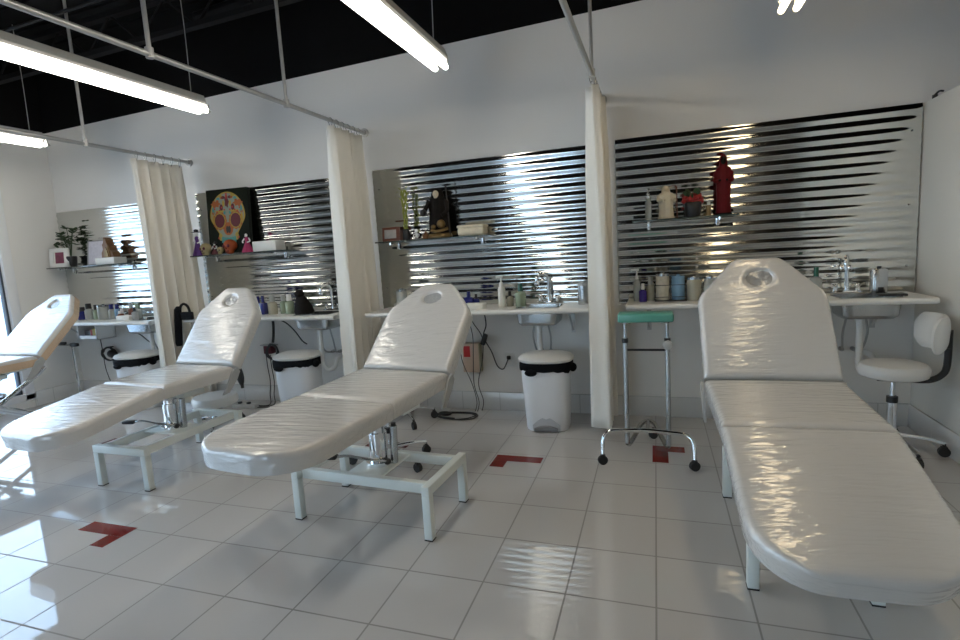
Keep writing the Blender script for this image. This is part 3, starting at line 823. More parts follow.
# ------------------------------------------------------------------ floor inlays
def inlay(x, y, dx, dy, label, w=.088, L=.30, V=.185):
    """L of red tile: corner at x,y; dx,dy give the direction of the arms"""
    m = MB(); s = .001
    m.box((x + dx * L / 2, y + dy * w / 2, s / 2 + .0002), (L, w, s)); m.box((x + dx * w / 2, y + dy * (w + (V - w) / 2) + dy * .001, s / 2 + .0002), (w, V - w - .002, s))
    tag(m.build('floor_inlay', 'red'), label, 'floor tile', 'red tile marks set in the floor')
inlay(-.985, -.94, 1, -1, 'red L of floor tile in the open floor in front of the middle pedal bin')
inlay(-2.548, -2.20, -1, -1, 'red L of floor tile at lower left, in front of the second bed', L=.31)
inlay(-.036, -.622, 1, -1, 'red L of floor tile under the teal topped stand', L=.19, V=.27, w=.092)
inlay(-1.955, -.845, 1, -1, 'red L of floor tile behind the lifting column of the third bed', L=.31)
inlay(-4.12, -1.14, 1, -1, 'red L of floor tile under the foot of the second bed', L=.25)

# ------------------------------------------------------------------ small things
def bottle(x, y, z, r, h, body, cap, label, kind='bottle', name='bottle', pump=False, neck=.35, sq=2.0):
    t = thing(name, label, kind, (x, y, z))
    hb = h * (.66 if neck else .88)
    m = MB(); m.loft([(0, 0, 0, r * .94, r * .94), (.006, 0, 0, r, r), (hb * .86, 0, 0, r, r), (hb * .95, 0, 0, r * .82, r * .82), (hb, 0, 0, r * (neck or .8), r * (neck or .8)), (hb + .008, 0, 0, r * (neck or .8), r * (neck or .8))], 20, e=sq); m.build('body', body, t)
    m = MB(); rc = r * (neck + .1 if neck else .92)
    if pump:
        m.cyl((0, 0, hb + .004), (0, 0, hb + .03), rc, rc * .8, n=14); m.cyl((0, 0, hb + .03), (0, 0, h - .012), .005, n=8); m.box((-.012, 0, h - .008), (.052, .016, .014), .004); m.cyl((-.036, 0, h - .02), (-.036, 0, h - .006), .004, n=6)
    else:
        m.cyl((0, 0, hb + .002), (0, 0, h), rc, rc * .9, n=16)
    m.build('pump_head' if pump else 'cap', cap, t)
    return t
def jar(x, y, z, r, h, body, label, lidm='steel'):
    t = thing('jar', label, 'jar', (x, y, z))
    m = MB(); m.loft([(0, 0, 0, r * .93, r * .93), (.006, 0, 0, r, r), (h * .80, 0, 0, r, r), (h * .85, 0, 0, r * .9, r * .9)], 24); m.build('body', body, t)
    m = MB(); m.cyl((0, 0, h * .85), (0, 0, h * .93), r * .98, n=24); m.ell((0, 0, h * .95), (r * .3, r * .3, h * .05)); m.build('lid', lidm, t)
    return t
zd = ZC['d']
bottle(-.125, -.22, zd, .024, .225, 'clear', 'white', 'clear spray bottle with white nozzle at the left end of the right counter', 'bottle', 'spray_bottle', True, .4)
bottle(-.085, -.275, zd, .026, .125, 'violet', 'white', 'short violet bottle with white cap beside the clear spray bottle')
bottle(-.035, -.20, zd, .030, .165, 'amber', 'clear', 'plain glass bottle left of the black wire tray', neck=.5)
t = thing('wire_tray', 'black wire tray holding the cotton jar and the pale blue jar', 'tray', (.093, -.25, zd))
m = MB(); m.box((0, 0, .004), (.205, .11, .006), .001)
for z in (.03, .11):
    m.tube([(-.1, -.055, z), (.1, -.055, z), (.1, .055, z), (-.1, .055, z)], .0025, 6, closed=True)
for X in (-.1, 0, .1):
    for Y in (-.055, .055): m.cyl((X, Y, .004), (X, Y, .11 if X else .16), .0025, n=6)
m.build('wire_frame', 'black', t)
jar(.043, -.25, zd + .008, .043, .19, 'cotton', 'cotton jar standing in the left half of the black wire tray')
jar(.143, -.25, zd + .008, .043, .172, 'blue', 'pale blue jar standing in the right half of the black wire tray', 'blue')
jar(.243, -.25, zd, .046, .165, 'amber', 'beige glass jar right of the black wire tray')
jar(.345, -.25, zd, .042, .165, 'clear', 'clear jar half hidden by the head of the nearest bed')
bottle(.965, -.2, zd, .034, .185, 'clear', 'green_glass', 'bottle with green top just right of the nearest bed head')
t = thing('soap_dispenser', 'steel soap dispenser beside the faucet on the right counter', 'dispenser', (1.31, -.17, zd))
MB().loft([(0, 0, 0, .042, .036), (.014, 0, 0, .044, .038), (.145, 0, 0, .044, .038), (.158, 0, 0, .038, .032)], 24, e=3.5).build('body', 'steel', t)
MB().cyl((0, 0, .158), (0, 0, .172), .012, n=12).box((0, -.036, .03), (.03, .012, .03), .003).build('cap', 'black', t)
m = MB(); m.box((1.33, -.31, zd + .008), (.14, .07, .014), .004); tag(m.build('flat_tray', 'black'), 'flat black tray lying in front of the steel soap dispenser', 'tray')
zc = ZC['c']
bottle(-1.375, -.22, zc, .037, .125, 'navy', 'navy', 'navy bottle right of the head of the third bed', sq=3)
bottle(-1.322, -.20, zc, .026, .10, 'navy', 'black', 'smaller navy bottle tucked behind the white box')
m = MB(); m.box((-1.285, -.34, zc + .021), (.15, .10, .042), .004); tag(m.build('tissue_box', 'paper'), 'flat white box on the counter right of the third bed head', 'box')
bottle(-1.10, -.25, zc, .028, .235, 'white', 'white', 'tall white pump bottle on the counter of the third bed', 'bottle', 'pump_bottle', True, .45)
bottle(-1.045, -.22, zc, .026, .115, 'amber', 'black', 'small dark topped bottle right of the tall white pump bottle')
bottle(-.955, -.25, zc, .040, .17, 'pale_green', 'green_glass', 'pale green soap bottle left of the faucet over the middle bin', neck=.4)
t = thing('paper_dispenser', 'small steel dispenser at the right end of the third counter, by the middle curtain', 'dispenser', (-.50, -.20, zc))
MB().loft([(0, 0, 0, .036, .032), (.012, 0, 0, .038, .034), (.135, 0, 0, .038, .034)], 24, e=3).build('body', 'steel', t)
MB().cyl((0, 0, .135), (0, 0, .16), .041, .038, n=20).build('lid', 'grey_plastic', t)
m = MB(); 
jar(-1.95, -.22, zc, .045, .17, 'clear', 'clear jar on the third counter between curtain and raised bed back')
m = MB(); m.bm.free()
zb = ZC['b']
bottle(-3.375, -.22, zb, .028, .16, 'navy', 'navy', 'slim navy bottle, left one of two at the head of the second bed')
bottle(-3.30, -.25, zb, .032, .165, 'navy', 'navy', 'wider navy bottle beside the pale bottle on the second counter', sq=3.5)
bottle(-3.20, -.25, zb, .040, .165, 'amber', 'clear', 'pale bottle between the wider navy one and the green bottles', neck=.5)
bottle(-3.105, -.22, zb, .034, .165, 'pale_green', 'clear', 'pale green bottle, left of two on the second counter', neck=.6)
bottle(-3.02, -.25, zb, .038, .17, 'pale_green', 'white', 'pale green bottle touching the black figurine', neck=.5)
t = thing('cat_figurine', 'black seated figurine on the second counter in front of the faucet', 'figurine', (-2.86, -.27, zb))
m = MB(); m.loft([(0, 0, 0, .085, .065), (.02, 0, 0, .092, .07), (.07, -.005, 0, .078, .06), (.12, -.015, 0, .055, .045), (.15, -.022, 0, .036, .034)], 20); m.build('body', 'darkrobe', t)
m = MB(); m.ell((-.026, -.01, .172), (.042, .04, .036)); m.cyl((-.05, 0, .185), (-.055, 0, .215), .014, .002, n=8); m.cyl((-.004, 0, .185), (.0, 0, .215), .014, .002, n=8); m.build('head', 'darkrobe', t)
za = ZC['a']
cnt = [(-5.62, .042, .13, 'navy', 'black', 'dark bottle at the window end of the far left counter'),
       (-5.52, .040, .165, 'clear', 'black', 'clear bottle with black top, second from the window end'),
       (-5.41, .034, .15, 'pale_green', 'black', 'greenish bottle with black cap left of the broad clear jar'),
       (-5.20, .030, .15, 'clear', 'navy', 'clear bottle with navy cap right of the broad clear jar'),
       (-5.12, .026, .15, 'blue', 'navy', 'pale blue bottle in the middle of the far left counter'),
       (-5.06, .022, .10, 'white', 'white', 'short white bottle beside the pale blue one on the far left counter'),
       (-5.00, .030, .085, 'wood', 'white', 'small brown bottle in front of the row on the far left counter'),
       (-4.93, .028, .155, 'wood', 'clear', 'tall brown bottle left of the small white box'),
       (-4.84, .034, .15, 'clear', 'pale_green', 'clear bottle with greenish cap behind the small white box')]
for x, r, h, b, c_, lab in cnt:
    bottle(x, -.22 - (.06 if 'front' in lab else 0), za, r, h, b, c_, lab, neck=.6)
jar(-5.30, -.23, za, .055, .155, 'clear', 'broad clear jar on the far left counter')
m = MB(); m.box((-4.82, -.36, za + .024), (.17, .09, .046), .004); tag(m.build('tissue_box', 'paper'), 'small white box on the far left counter near the curtain', 'box')
bottle(-4.71, -.36, za, .026, .125, 'grey_plastic', 'black', 'grey bottle between the small white box and the first curtain')

# shelf by the partition
zs = ZS['d']
t = thing('glass_vial', 'slim glass bottle with silver stopper at the left end of the statue shelf', 'bottle', (-.041, -.12, zs))
MB().lathe([(.019, 0), (.021, .01), (.021, .12), (.012, .14), (.012, .15)], n=18).build('body', 'clear', t)
MB().lathe([(.014, .15), (.014, .165), (.008, .17), (.011, .18), (.002, .195)], n=14).build('stopper', 'chrome', t)
def robed(x, y, z, H, w, robe, face, label, rz=0, staff=True, hood=True):
    t = thing('robed_statue', label, 'statue', (x, y, z), rz)
    k = H / .40; q = w
    m = MB(); m.loft([(0, 0, 0, q * .80, q * .7), (H * .03, 0, 0, q * .84, q * .72), (H * .30, 0, 0, q * .74, q * .6), (H * .52, 0, 0, q * .80, q * .58), (H * .68, 0, 0, q * .96, q * .58), (H * .76, 0, 0, q * .78, q * .5), (H * .80, 0, 0, q * .42, q * .4)], 42, fold=.05, nf=9); m.build('robe', robe, t)
    m = MB(); m.ell((0, -q * .12, H * .88), (q * .30, q * .32, H * .075)); m.box((0, -q * .30, H * .835), (q * .3, q * .2, H * .03), H * .008); m.build('face', face, t)
    if hood:
        m = MB(); m.loft([(H * .76, 0, .02 * q, q * .5, q * .45), (H * .86, 0, q * .16, q * .46, q * .40), (H * .95, 0, q * .12, q * .36, q * .34), (H * 1.0, 0, q * .1, q * .10, q * .1)], 24); m.build('hood', robe, t)
    for s in (-1, 1):
        MB().tube([(s * q * .82, 0, H * .70), (s * q * .95, -q * .35, H * .56), (s * q * .5, -q * .75, H * .55)], [q * .22, q * .26, q * .2], 10, smooth=4).build('sleeve', robe, t)
        MB().ell((s * q * .37, -q * .82, H * .56), (q * .13, q * .13, q * .13)).build('hand', face, t)
    m = MB(); m.loft([(0, 0, 0, q * .95, q * .85), (.012, 0, 0, q * .95, q * .85)], 24); m.build('plinth', face if robe != 'cream' else 'bone', t)
    if staff:
        m = MB(); m.cyl((q * 1.05, -q * .6, .0), (q * 1.0, -q * .6, H * .93), .004, n=8); m.tube([(q * 1.0, -q * .6, H * .92), (q * .6, -q * .65, H * .98), (q * .0, -q * .7, H * .93)], [.006, .005, .001], 6, smooth=3); m.build('staff', 'wood', t)
    return t
robed(.077, -.12, zs, .225, .060, 'cream', 'bone', 'cream robed statue with a staff left of the red flowers', .25)
robed(.437, -.12, zs, .40, .056, 'redrobe', 'darkrobe', 'tall dark red hooded statue at the right end of its shelf', -.1, staff=False)
t = thing('flower_pot', 'dark pot of red flowers between the cream and red statues', 'plant', (.247, -.12, zs))
MB().loft([(0, 0, 0, .045, .04), (.01, 0, 0, .05, .045), (.09, 0, 0, .056, .05), (.10, 0, 0, .05, .044)], 20, e=3).build('pot', 'black', t)
m = MB(); rnd = random.Random(2)
for k in range(16): m.ell((rnd.uniform(-.055, .05), rnd.uniform(-.045, .04), rnd.uniform(.09, .145)), (.021, .021, .017), n=8)
m.build('blossom', 'redp', t)
m = MB()
for k in range(12):
    a = rnd.uniform(0, 6.28); r_ = rnd.uniform(.01, .05); m.ell((r_ * math.cos(a), r_ * math.sin(a), rnd.uniform(.13, .18)), (.014, .008, .02), n=8, rot=rotz(a) @ roty(.6))
m.build('foliage', 'leaf', t)
t = thing('candle_holder', 'small gold candle holder beside the foot of the red statue', 'candle', (.345, -.13, zs))
MB().lathe([(.018, 0), (.019, .006), (.015, .04), (.018, .07), (.016, .072)], n=16).build('cup', 'gold', t)
MB().cyl((0, 0, .07), (0, 0, .092), .011, n=12).build('candle', 'white', t)

# shelf of the black statuette
zs = ZS['c']
t = thing('photo_frame', 'small red brown photo frame left of the bamboo', 'picture frame', (-2.045, -.135, zs), R(8))
m = MB(); m.box((0, 0, .058), (.15, .02, .114), .004); m.box((.05, .05, .05), (.03, .10, .1), .004); m.xf(rotx(-.12)); m.build('frame', 'wood', t)
m = MB(); m.box((-.005, -.011, .058), (.10, .002, .07)); m.xf(rotx(-.12)); m.build('print', 'photo', t)
t = thing('lucky_bamboo', 'curly yellow green bamboo stalks in a dark vase beside the statuette', 'plant', (-1.912, -.12, zs))
MB().lathe([(.026, 0), (.032, .01), (.030, .06), (.022, .085), (.024, .09)], n=18).build('vase', 'black', t)
m = MB()
for k in range(3):
    a0 = k * 2.1
    pts = [(.010 * math.cos(a0), .010 * math.sin(a0), .05)]
    for i in range(1, 15):
        z = .05 + i * .025; rr = .010 + (.012 if z > .24 else .004) * (1 if i % 2 else .6)
        a = a0 + i * .55; pts.append((rr * math.cos(a) + .004 * (i - 7) * .1, rr * math.sin(a), z))
    m.tube(pts, .0075, 8, smooth=3)
m.build('stalk', 'bamboo', t)
m = MB()
for k in range(14):
    a = k * 2.4; z = .28 + .010 * k
    p0 = Vector((.02 * math.cos(a), .02 * math.sin(a), z)); p1 = p0 + Vector((.035 * math.cos(a), .03 * math.sin(a), .03)); p2 = p1 + Vector((.03 * math.cos(a), .02 * math.sin(a), -.012))
    m.tube([p0, p1, p2], [.002, .006, .001], 5, smooth=3)
m.build('leaf', 'bamboo', t)
t = thing('skeleton_figurine', 'tiny white skeleton figurine at the foot of the bamboo', 'figurine', (-1.815, -.14, zs))
MB().loft([(0, 0, 0, .03, .022), (.01, 0, 0, .03, .022)], 16).build('stand', 'black', t)
m = MB(); m.ell((0, 0, .068), (.014, .014, .016)); m.ell((0, 0, .04), (.013, .009, .014)); m.cyl((0, 0, .01), (0, 0, .06), .004, n=6)
for s in (-1, 1): m.tube([(s * .012, 0, .048), (s * .026, -.004, .036), (s * .02, -.008, .022)], .0032, 6); m.tube([(s * .006, 0, .028), (s * .012, -.008, .02), (s * .012, -.004, .008)], .0035, 6)
m.build('skeleton', 'white', t)
t = thing('incense_burner', 'little brown burner between the skeleton figurine and the statuette', 'burner', (-1.735, -.14, zs))
MB().lathe([(.022, 0), (.026, .01), (.028, .03), (.018, .042), (.006, .055), (.001, .062)], n=16).build('bowl', 'brown', t)
# black cloaked statuette: robe, pale face, arm on a globe, dark wings behind
t = thing('cloaked_statuette', 'black cloaked statuette with pale face and golden base on a shelf', 'statue', (-1.615, -.125, zs), R(12))
H = .39
m = MB(); m.loft([(.03, 0, .01, .085, .06), (.08, 0, .01, .082, .058), (.18, 0, .01, .074, .052), (.27, -.003, .012, .075, .048), (.305, -.004, .012, .055, .04), (.325, -.005, .01, .03, .03)], 40, fold=.07, nf=8); m.build('robe', 'darkrobe', t)
m = MB(); m.loft([(.29, -.004, .022, .055, .045), (.335, -.006, .020, .052, .045), (.37, -.006, .012, .040, .038), (.39, -.006, .008, .012, .012)], 22); m.build('hood', 'darkrobe', t)
m = MB(); m.ell((-.012, -.028, .340), (.024, .024, .028)); m.box((-.012, -.042, .316), (.026, .018, .018), .005); m.build('face', 'bone', t)
MB().tube([(-.07, .0, .28), (-.10, -.03, .23), (-.11, -.045, .20)], [.026, .026, .018], 10, smooth=4).build('sleeve', 'darkrobe', t); m = MB(); m.tube([(.06, 0, .28), (.075, -.04, .21), (.03, -.06, .17)], [.026, .024, .016], 10, smooth=4); m.build('sleeve', 'darkrobe', t)
m = MB(); m.ell((-.115, -.05, .20), (.026, .026, .03)); m.build('raven', 'black', t)
m = MB(); m.loft([(0, 0, 0, .095, .072), (.015, 0, 0, .10, .075), (.035, 0, 0, .088, .066)], 24); m.ell((.022, -.062, .105), (.034, .03, .034)); m.tube([(-.06, -.055, .06), (-.02, -.075, .05), (.03, -.08, .055), (.07, -.055, .07)], .012, 8, smooth=3); m.ell((-.04, -.06, .085), (.02, .018, .018)); m.build('ornate_base', 'gold', t)
m = MB(); m.cyl((.085, -.03, .0), (.07, -.01, .40), .005, n=8); m.tube([(.07, -.01, .395), (.03, -.02, .41), (-.04, -.03, .385)], [.008, .006, .001], 6, smooth=4); m.build('scythe', 'black', t)
t = thing('storage_box', 'rounded cream box at the right end of the statuette shelf', 'box', (-1.345, -.115, zs))
MB().box((0, 0, .034), (.215, .13, .066), .02, seg=3).build('body', 'cream', t); MB().box((0, 0, .072), (.221, .136, .022), .01, seg=3).build('lid', 'cream', t)

# shelf of the sugar skull painting
zs = ZS['b']
t = thing('skull_painting', 'black canvas painted with a colourful sugar skull', 'painting', (-3.70, -.118, zs), R(6))
def tilt(m): return m.xf(rotx(-.07))
m = MB(); m.box((0, 0, .295), (.43, .045, .585), .003); tilt(m); m.build('canvas', 'canvas', t)
def disc(m, cx, cz, rx, rz, y, n=28, scal=0, ns=12, mi=0, th=.0015):
    pts = []
    for k in range(n):
        a = 2 * PI * k / n; f = 1 + scal * math.cos(ns * a); pts.append((cx + rx * f * math.cos(a), cz + rz * f * math.sin(a)))
    m.prism(pts, y - th, y, mi)
yf = -.0228
m = MB()
# skull outline: cranium and jaw
pts = []
for k in range(60):
    a = 2 * PI * k / 60; c, s = math.cos(a), math.sin(a)
    rx = .182 if s > -.05 else .182 - .07 * min(1, (-s - .05) / .5); pts.append((rx * c, .335 + (.225 if s > 0 else .285) * s))
m.prism(pts, yf - .0015, yf, 0)
tilt(m); sk = m.build('skull_ground', 'yellow', t)
m = MB(); m.prism([(x * .93, .335 + (z - .335) * .94) for x, z in pts], yf - .003, yf - .0015, 0); tilt(m); m.build('skull_face', 'skullgrey', t)
y2 = yf - .003
m = MB()
for s in (-1, 1):
    disc(m, s * .083, .30, .070, .082, y2, 48, .06, 12)
    disc(m, s * .115, .455, .045, .028, y2, 24, .2, 6)
disc(m, 0, .225, .05, .06, y2, 20); 
for k in range(9):
    a = PI * (k + .5) / 9; disc(m, .15 * math.cos(a), .345 + .175 * math.sin(a), .014, .014, y2, 12)
tilt(m); m.build('orange_marks', 'orangep', t)
m = MB()
for s in (-1, 1):
    disc(m, s * .083, .30, .060, .072, y2 - .001, 48, .05, 16); disc(m, s * .075, .385, .05, .012, y2, 20, .2, 8)
    disc(m, s * .035, .455, .012, .03, y2, 14); disc(m, s * .15, .32, .010, .05, y2, 14); disc(m, s * .085, .155, .018, .035, y2, 16)
    disc(m, s * .065, .525, .022, .012, y2, 14, .2, 5)
tilt(m); m.build('yellow_marks', 'yellow', t)
m = MB()
for s in (-1, 1): disc(m, s * .083, .30, .052, .063, y2 - .002, 32, .03, 12)
disc(m, 0, .47, .02, .05, y2, 16, .2, 5)
for s in (-1, 1): disc(m, s * .06, .42, .018, .03, y2, 14); disc(m, s * .035, .51, .02, .014, y2, 14)
tilt(m); m.build('maroon_eyes', 'maroon', t)
m = MB(); disc(m, -.010, .218, .013, .034, y2 - .0015, 16); disc(m, .012, .218, .013, .034, y2 - .0015, 16); tilt(m); m.build('nose', 'black', t)
m = MB()
for k in range(7): m.box((-.066 + k * .022, y2 - .001, .115 + .004 * abs(k - 3)), (.018, .0018, .055), .0)
for s in (-1, 1): disc(m, s * .03, .375, .012, .02, y2, 12); disc(m, s * .09, .50, .016, .012, y2, 12); disc(m, s * .145, .40, .012, .03, y2, 14)
tilt(m); m.build('teal_marks', 'tealp', t)
m = MB()
for s in (-1, 1):
    for k in range(5): disc(m, s * (.03 + .025 * k), .40 + .02 * math.sin(k * 1.7), .008, .008, y2 - .0003, 8)
    disc(m, s * .10, .145, .012, .012, y2, 10)
for k in range(5): disc(m, 0, .545 - k * .012, .012 - .001 * k, .005, y2 - .001, 10)
tilt(m); m.build('red_marks', 'redp', t)
def doll(x, y, h, w, dress, label, hat=True, bust='white'):
    t = thing('skeleton_doll', label, 'doll', (x, y, zs))
    MB().loft([(0, 0, 0, w, w * .8), (.01, 0, 0, w, w * .8), (h * .35, 0, 0, w * .5, w * .42), (h * .52, 0, 0, w * .26, w * .24), (h * .66, 0, 0, w * .42, w * .28), (h * .72, 0, 0, w * .16, w * .16)], 24, fold=.06, nf=8).build('dress', dress, t)
    m = MB(); m.ell((0, -.003, h * .80), (h * .065, h * .065, h * .08)); m.box((0, -.012, h * .745), (h * .07, h * .06, h * .04), .003)
    m.build('skull', bust, t)
    m = MB()
    for s in (-1, 1): m.tube([(s * w * .42, 0, h * .66), (s * w * .75, -.008, h * .52), (s * w * .4, -.025, h * .46)], .006, 6, smooth=3)
    m.build('arm', bust, t)
    if hat:
        m = MB(); m.lathe([(h * .17, h * .86), (h * .18, h * .87), (h * .08, h * .89), (h * .08, h * .96), (.004, h * .985)], n=20); m.ell((.02, -.01, h * .92), (.016, .012, .012), n=8); m.build('hat', 'black' if dress != 'black' else 'purple', t)
    return t
doll(-4.055, -.155, .25, .055, 'purple', 'skeleton doll in a purple dress and hat at the left end of the painting shelf')
doll(-3.475, -.165, .19, .055, 'magenta', 'skeleton doll in a magenta dress between the orange vase and the tissue box', hat=False)
doll(-3.845, -.165, .115, .036, 'maroon', 'small doll in a dark red dress between two little skulls', hat=True)
def small_skull(x, y, r, mt, eye, label, name='skull_ornament'):
    t = thing(name, label, 'skull ornament', (x, y, zs))
    m = MB(); m.ell((0, 0, r * 1.25), (r, r * 1.05, r * .95), n=20); m.loft([(0, 0, -r * .2, r * .5, r * .5), (r * .3, 0, -r * .22, r * .6, r * .62), (r * .7, 0, -r * .2, r * .72, r * .7)], 20); m.build('cranium', mt, t)
    m = MB()
    for s in (-1, 1): m.ell((s * r * .40, -r * .93, r * 1.18), (r * .27, r * .16, r * .27), n=12)
    m.ell((0, -r * .98, r * .78), (r * .1, r * .1, r * .16), n=8)
    for k in range(5): m.box((-.3 * r + .15 * r * k, -r * .83, r * .33), (.03 * r, .06 * r, .34 * r))
    m.build('eye_socket', eye, t)
    return t
small_skull(-3.935, -.18, .050, 'skullcream', 'maroon', 'cream sugar skull ornament in front of the purple doll')
small_skull(-3.665, -.165, .058, 'orange', 'maroon', 'orange skull vase below the painted skull chin')
small_skull(-3.765, -.185, .030, 'skullcream', 'black', 'tiny cream skull between the small red doll and the orange vase')
t = thing('tissue_box', 'white tissue box at the right end of the painting shelf', 'box', (-3.275, -.125, zs))
MB().box((0, 0, .045), (.25, .13, .088), .006).build('carton', 'paper', t); MB().loft([(.089, 0, 0, .06, .02), (.0915, 0, 0, .06, .02)], 20).build('slot', 'grey_plastic', t)

# shelf by the window
zs = ZS['a']
t = thing('photo_frame', 'white photo frame with a dark pink picture at the window end of the shelf', 'picture frame', (-5.92, -.165, zs), R(20))
m = MB()
for (c_, d_) in (((-.08, 0, .10), (.04, .018, .195)), ((.08, 0, .10), (.04, .018, .195)), ((0, 0, .022), (.2, .018, .04)), ((0, 0, .18), (.2, .018, .04))): m.box(c_, d_, .003)
m.xf(rotx(-.12)); m.build('frame', 'white', t)
m = MB(); m.box((0, .003, .10), (.125, .004, .12)); m.xf(rotx(-.12)); m.build('mat_board', 'paper', t)
m = MB(); m.box((0, .0, .10), (.085, .004, .115)); m.xf(rotx(-.12)); m.build('print', 'photo_dark', t)
t = thing('potted_plant', 'dark leafy plant behind the white photo frame', 'plant', (-5.84, -.09, zs))
MB().lathe([(.035, 0), (.04, .01), (.05, .10), (.046, .11)], n=18).build('pot', 'black', t)
m = MB(); lf = MB(); rnd = random.Random(9)
for k in range(13):
    a = rnd.uniform(0, 6.28); r_ = rnd.uniform(.04, .15); h_ = rnd.uniform(.23, .40); e = Vector((r_ * math.cos(a) * 1.0 - .01, r_ * math.sin(a) * .38 - .02, h_))
    m.tube([(0, 0, .10), e * .6 + Vector((0, 0, .08)), e], .003, 5, smooth=3)
    for q in range(4):
        b = rnd.uniform(0, 6.28); lf.ell(e + Vector((.028 * math.cos(b), .016 * math.sin(b), rnd.uniform(-.02, .02))), (.030, .018, .006), n=8, rot=rotz(b) @ roty(rnd.uniform(-.8, .8)))
m.build('stem', 'leaf', t); lf.build('foliage', 'leaf', t)
t = thing('certificate_frame', 'pale printed certificate in a thin dark frame beside the brown carving', 'picture frame', (-5.48, -.10, zs), R(4))
m = MB(); m.box((0, 0, .128), (.235, .012, .252), .003); m.xf(rotx(-.16)); m.build('frame', 'bin_grey', t)
m = MB(); m.box((0.008, -.0075, .128), (.205, .003, .235)); m.xf(rotx(-.16)); m.build('print', 'doc', t)
t = thing('wood_carving', 'brown pointed carving standing on the white box on the window shelf', 'carving', (-5.235, -.115, zs + .068))
m = MB(); m.prism([(-.075, 0), (.085, 0), (.075, .05), (.05, .07), (.045, .11), (.015, .13), (.005, .18), (-.02, .20), (-.03, .15), (-.05, .13), (-.045, .08), (-.07, .05)], -.04, .04); m.build('body', 'brown', t)
m = MB(); m.prism([(-.03, .0), (.03, .0), (.02, .06), (.0, .10), (-.02, .06)], -.048, -.04); m.cyl((.05, -.045, 0), (.03, -.045, .12), .006, n=6); m.build('relief', 'gold', t)
m = MB(); m.box((-5.23, -.125, zs + .034), (.26, .14, .066), .005); tag(m.build('storage_box', 'paper'), 'low white box on the window shelf under the brown carving', 'box')

# ------------------------------------------------------------------ under the counters
def cable(pts, label, r=.0042, name='power_cable', mt='cord', extra=None, cat='cable'):
    p0 = Vector(pts[0]); m = MB(); m.tube([Vector(p) - p0 for p in pts], r, 7, smooth=6)
    if extra: extra(m, p0)
    return tag(m.build(name, mt, loc=p0), label, cat)
# third station: power supply box, hanging cables, outlet
t = thing('power_box', 'beige wall box with a red label beside the third bed back', 'power box', (-1.44, -.0, .45))
MB().box((0, -.045, 0), (.14, .075, .235), .004).box((.0735, -.045, 0), (.007, .07, .232), .001, mi=1).build('case', ['boxbeige', 'boxside'], t)
MB().box((-.03, -.0845, .055), (.055, .004, .09), .001).build('red_label', 'boxred', t)
t = thing('wall_outlet', 'white wall outlet left of the middle pedal bin with a black plug', 'outlet', (-1.135, 0, .425))
MB().box((0, -.004, 0), (.075, .008, .118), .003).build('plate', 'white', t)
MB().box((0, -.010, .02), (.03, .006, .03), .002).box((0, -.010, -.025), (.03, .006, .03), .002).build('socket', 'paper', t)
cable([(-1.30, -.10, .84), (-1.30, -.06, .72), (-1.33, -.05, .62), (-1.27, -.05, .50), (-1.23, -.04, .38), (-1.18, -.04, .355), (-1.14, -.035, .43), (-1.135, -.02, .445)], 'black cable looping down to the wall outlet', .005,
      extra=lambda m, p0: (m.box(Vector((-1.325, -.055, .60)) - p0, (.04, .035, .095), .01, rot=roty(.35)), m.box(Vector((-1.135, -.026, .445)) - p0, (.03, .026, .03), .006)))
def drop(x0, x1, x2, y, lab, z1=.02):
    cable([(x0, -.10, .84), (x0 + .01, y, .74), (x1 - .01, y, .62), (x1, y - .05, .45), (x2, y - .04, .25), (x2 + .03, y - .03, .10), (x2 + .02, y - .05, z1)], lab, .0035)
drop(-1.47, -1.50, -1.43, -.08, 'black cable down the left edge of the beige wall box')
drop(-1.44, -1.40, -1.41, -.085, 'black cable in front of the beige wall box')
drop(-1.42, -1.33, -1.38, -.06, 'black cable down the right edge of the beige wall box')
pts = []
for k in range(34):
    a = k * 2 * PI / 12; rr = 1 + .10 * math.sin(k * 1.3)
    pts.append((-1.53 + .16 * rr * math.cos(a) + .006 * math.sin(k), -.235 + .085 * rr * math.sin(a), .007 + .004 * (k // 12)))
cable(pts, 'coiled black cable on the floor below the beige wall box', .0045, extra=lambda m, p0: m.ell(Vector((-1.64, -.22, .02)) - p0, (.06, .025, .018)))
# second station
t = thing('power_box', 'small dark red power box on the wall left of the second pedal bin', 'power box', (-3.47, 0, .51))
MB().box((0, -.036, 0), (.085, .072, .075), .005).build('case', 'maroon', t); MB().box((.0, -.04, .0435), (.16, .06, .01), .002).build('bracket', 'grey_plastic', t)
pts = [(-3.38 + .055 * math.cos(k * .7) + .01 * math.sin(k), -.10 - .01 * (k % 3), .50 + .075 * math.sin(k * .7)) for k in range(26)]
cable(pts, 'hank of black cable hung beside the dark red power box', .008)
cable([(-3.36, -.08, .83), (-3.36, -.08, .74), (-3.365, -.09, .64), (-3.37, -.10, .585)], 'thick black lead dropping from the second counter to the hank of cable', .012)
cable([(-3.36, -.12, .83), (-3.22, -.10, .78), (-3.12, -.10, .70), (-3.06, -.08, .60), (-3.05, -.03, .56)], 'slanting cable from the second counter to behind the second pedal bin', .006)
for i, (dx, lab) in enumerate(((0, 'thin black cable hanging below the dark red power box'), (.045, 'thin black cable hanging just right of the one below the dark red box'), (.15, 'thin black cable beside the body of the second pedal bin'))):
    cable([(-3.47 + dx, -.09, .47), (-3.46 + dx, -.10, .36), (-3.44 + dx, -.11, .22), (-3.45 + dx, -.12, .10), (-3.43 + dx, -.16, .012), (-3.55 + dx * .3, -.20 - dx * .4, .008)], lab, .004)
t = tag(MB().box((0, 0, .022), (.26, .055, .04), .006).build('power_strip', 'grey_plastic', loc=(-3.62, -.26, 0)), 'grey power strip on the floor behind the low stool', 'power strip')
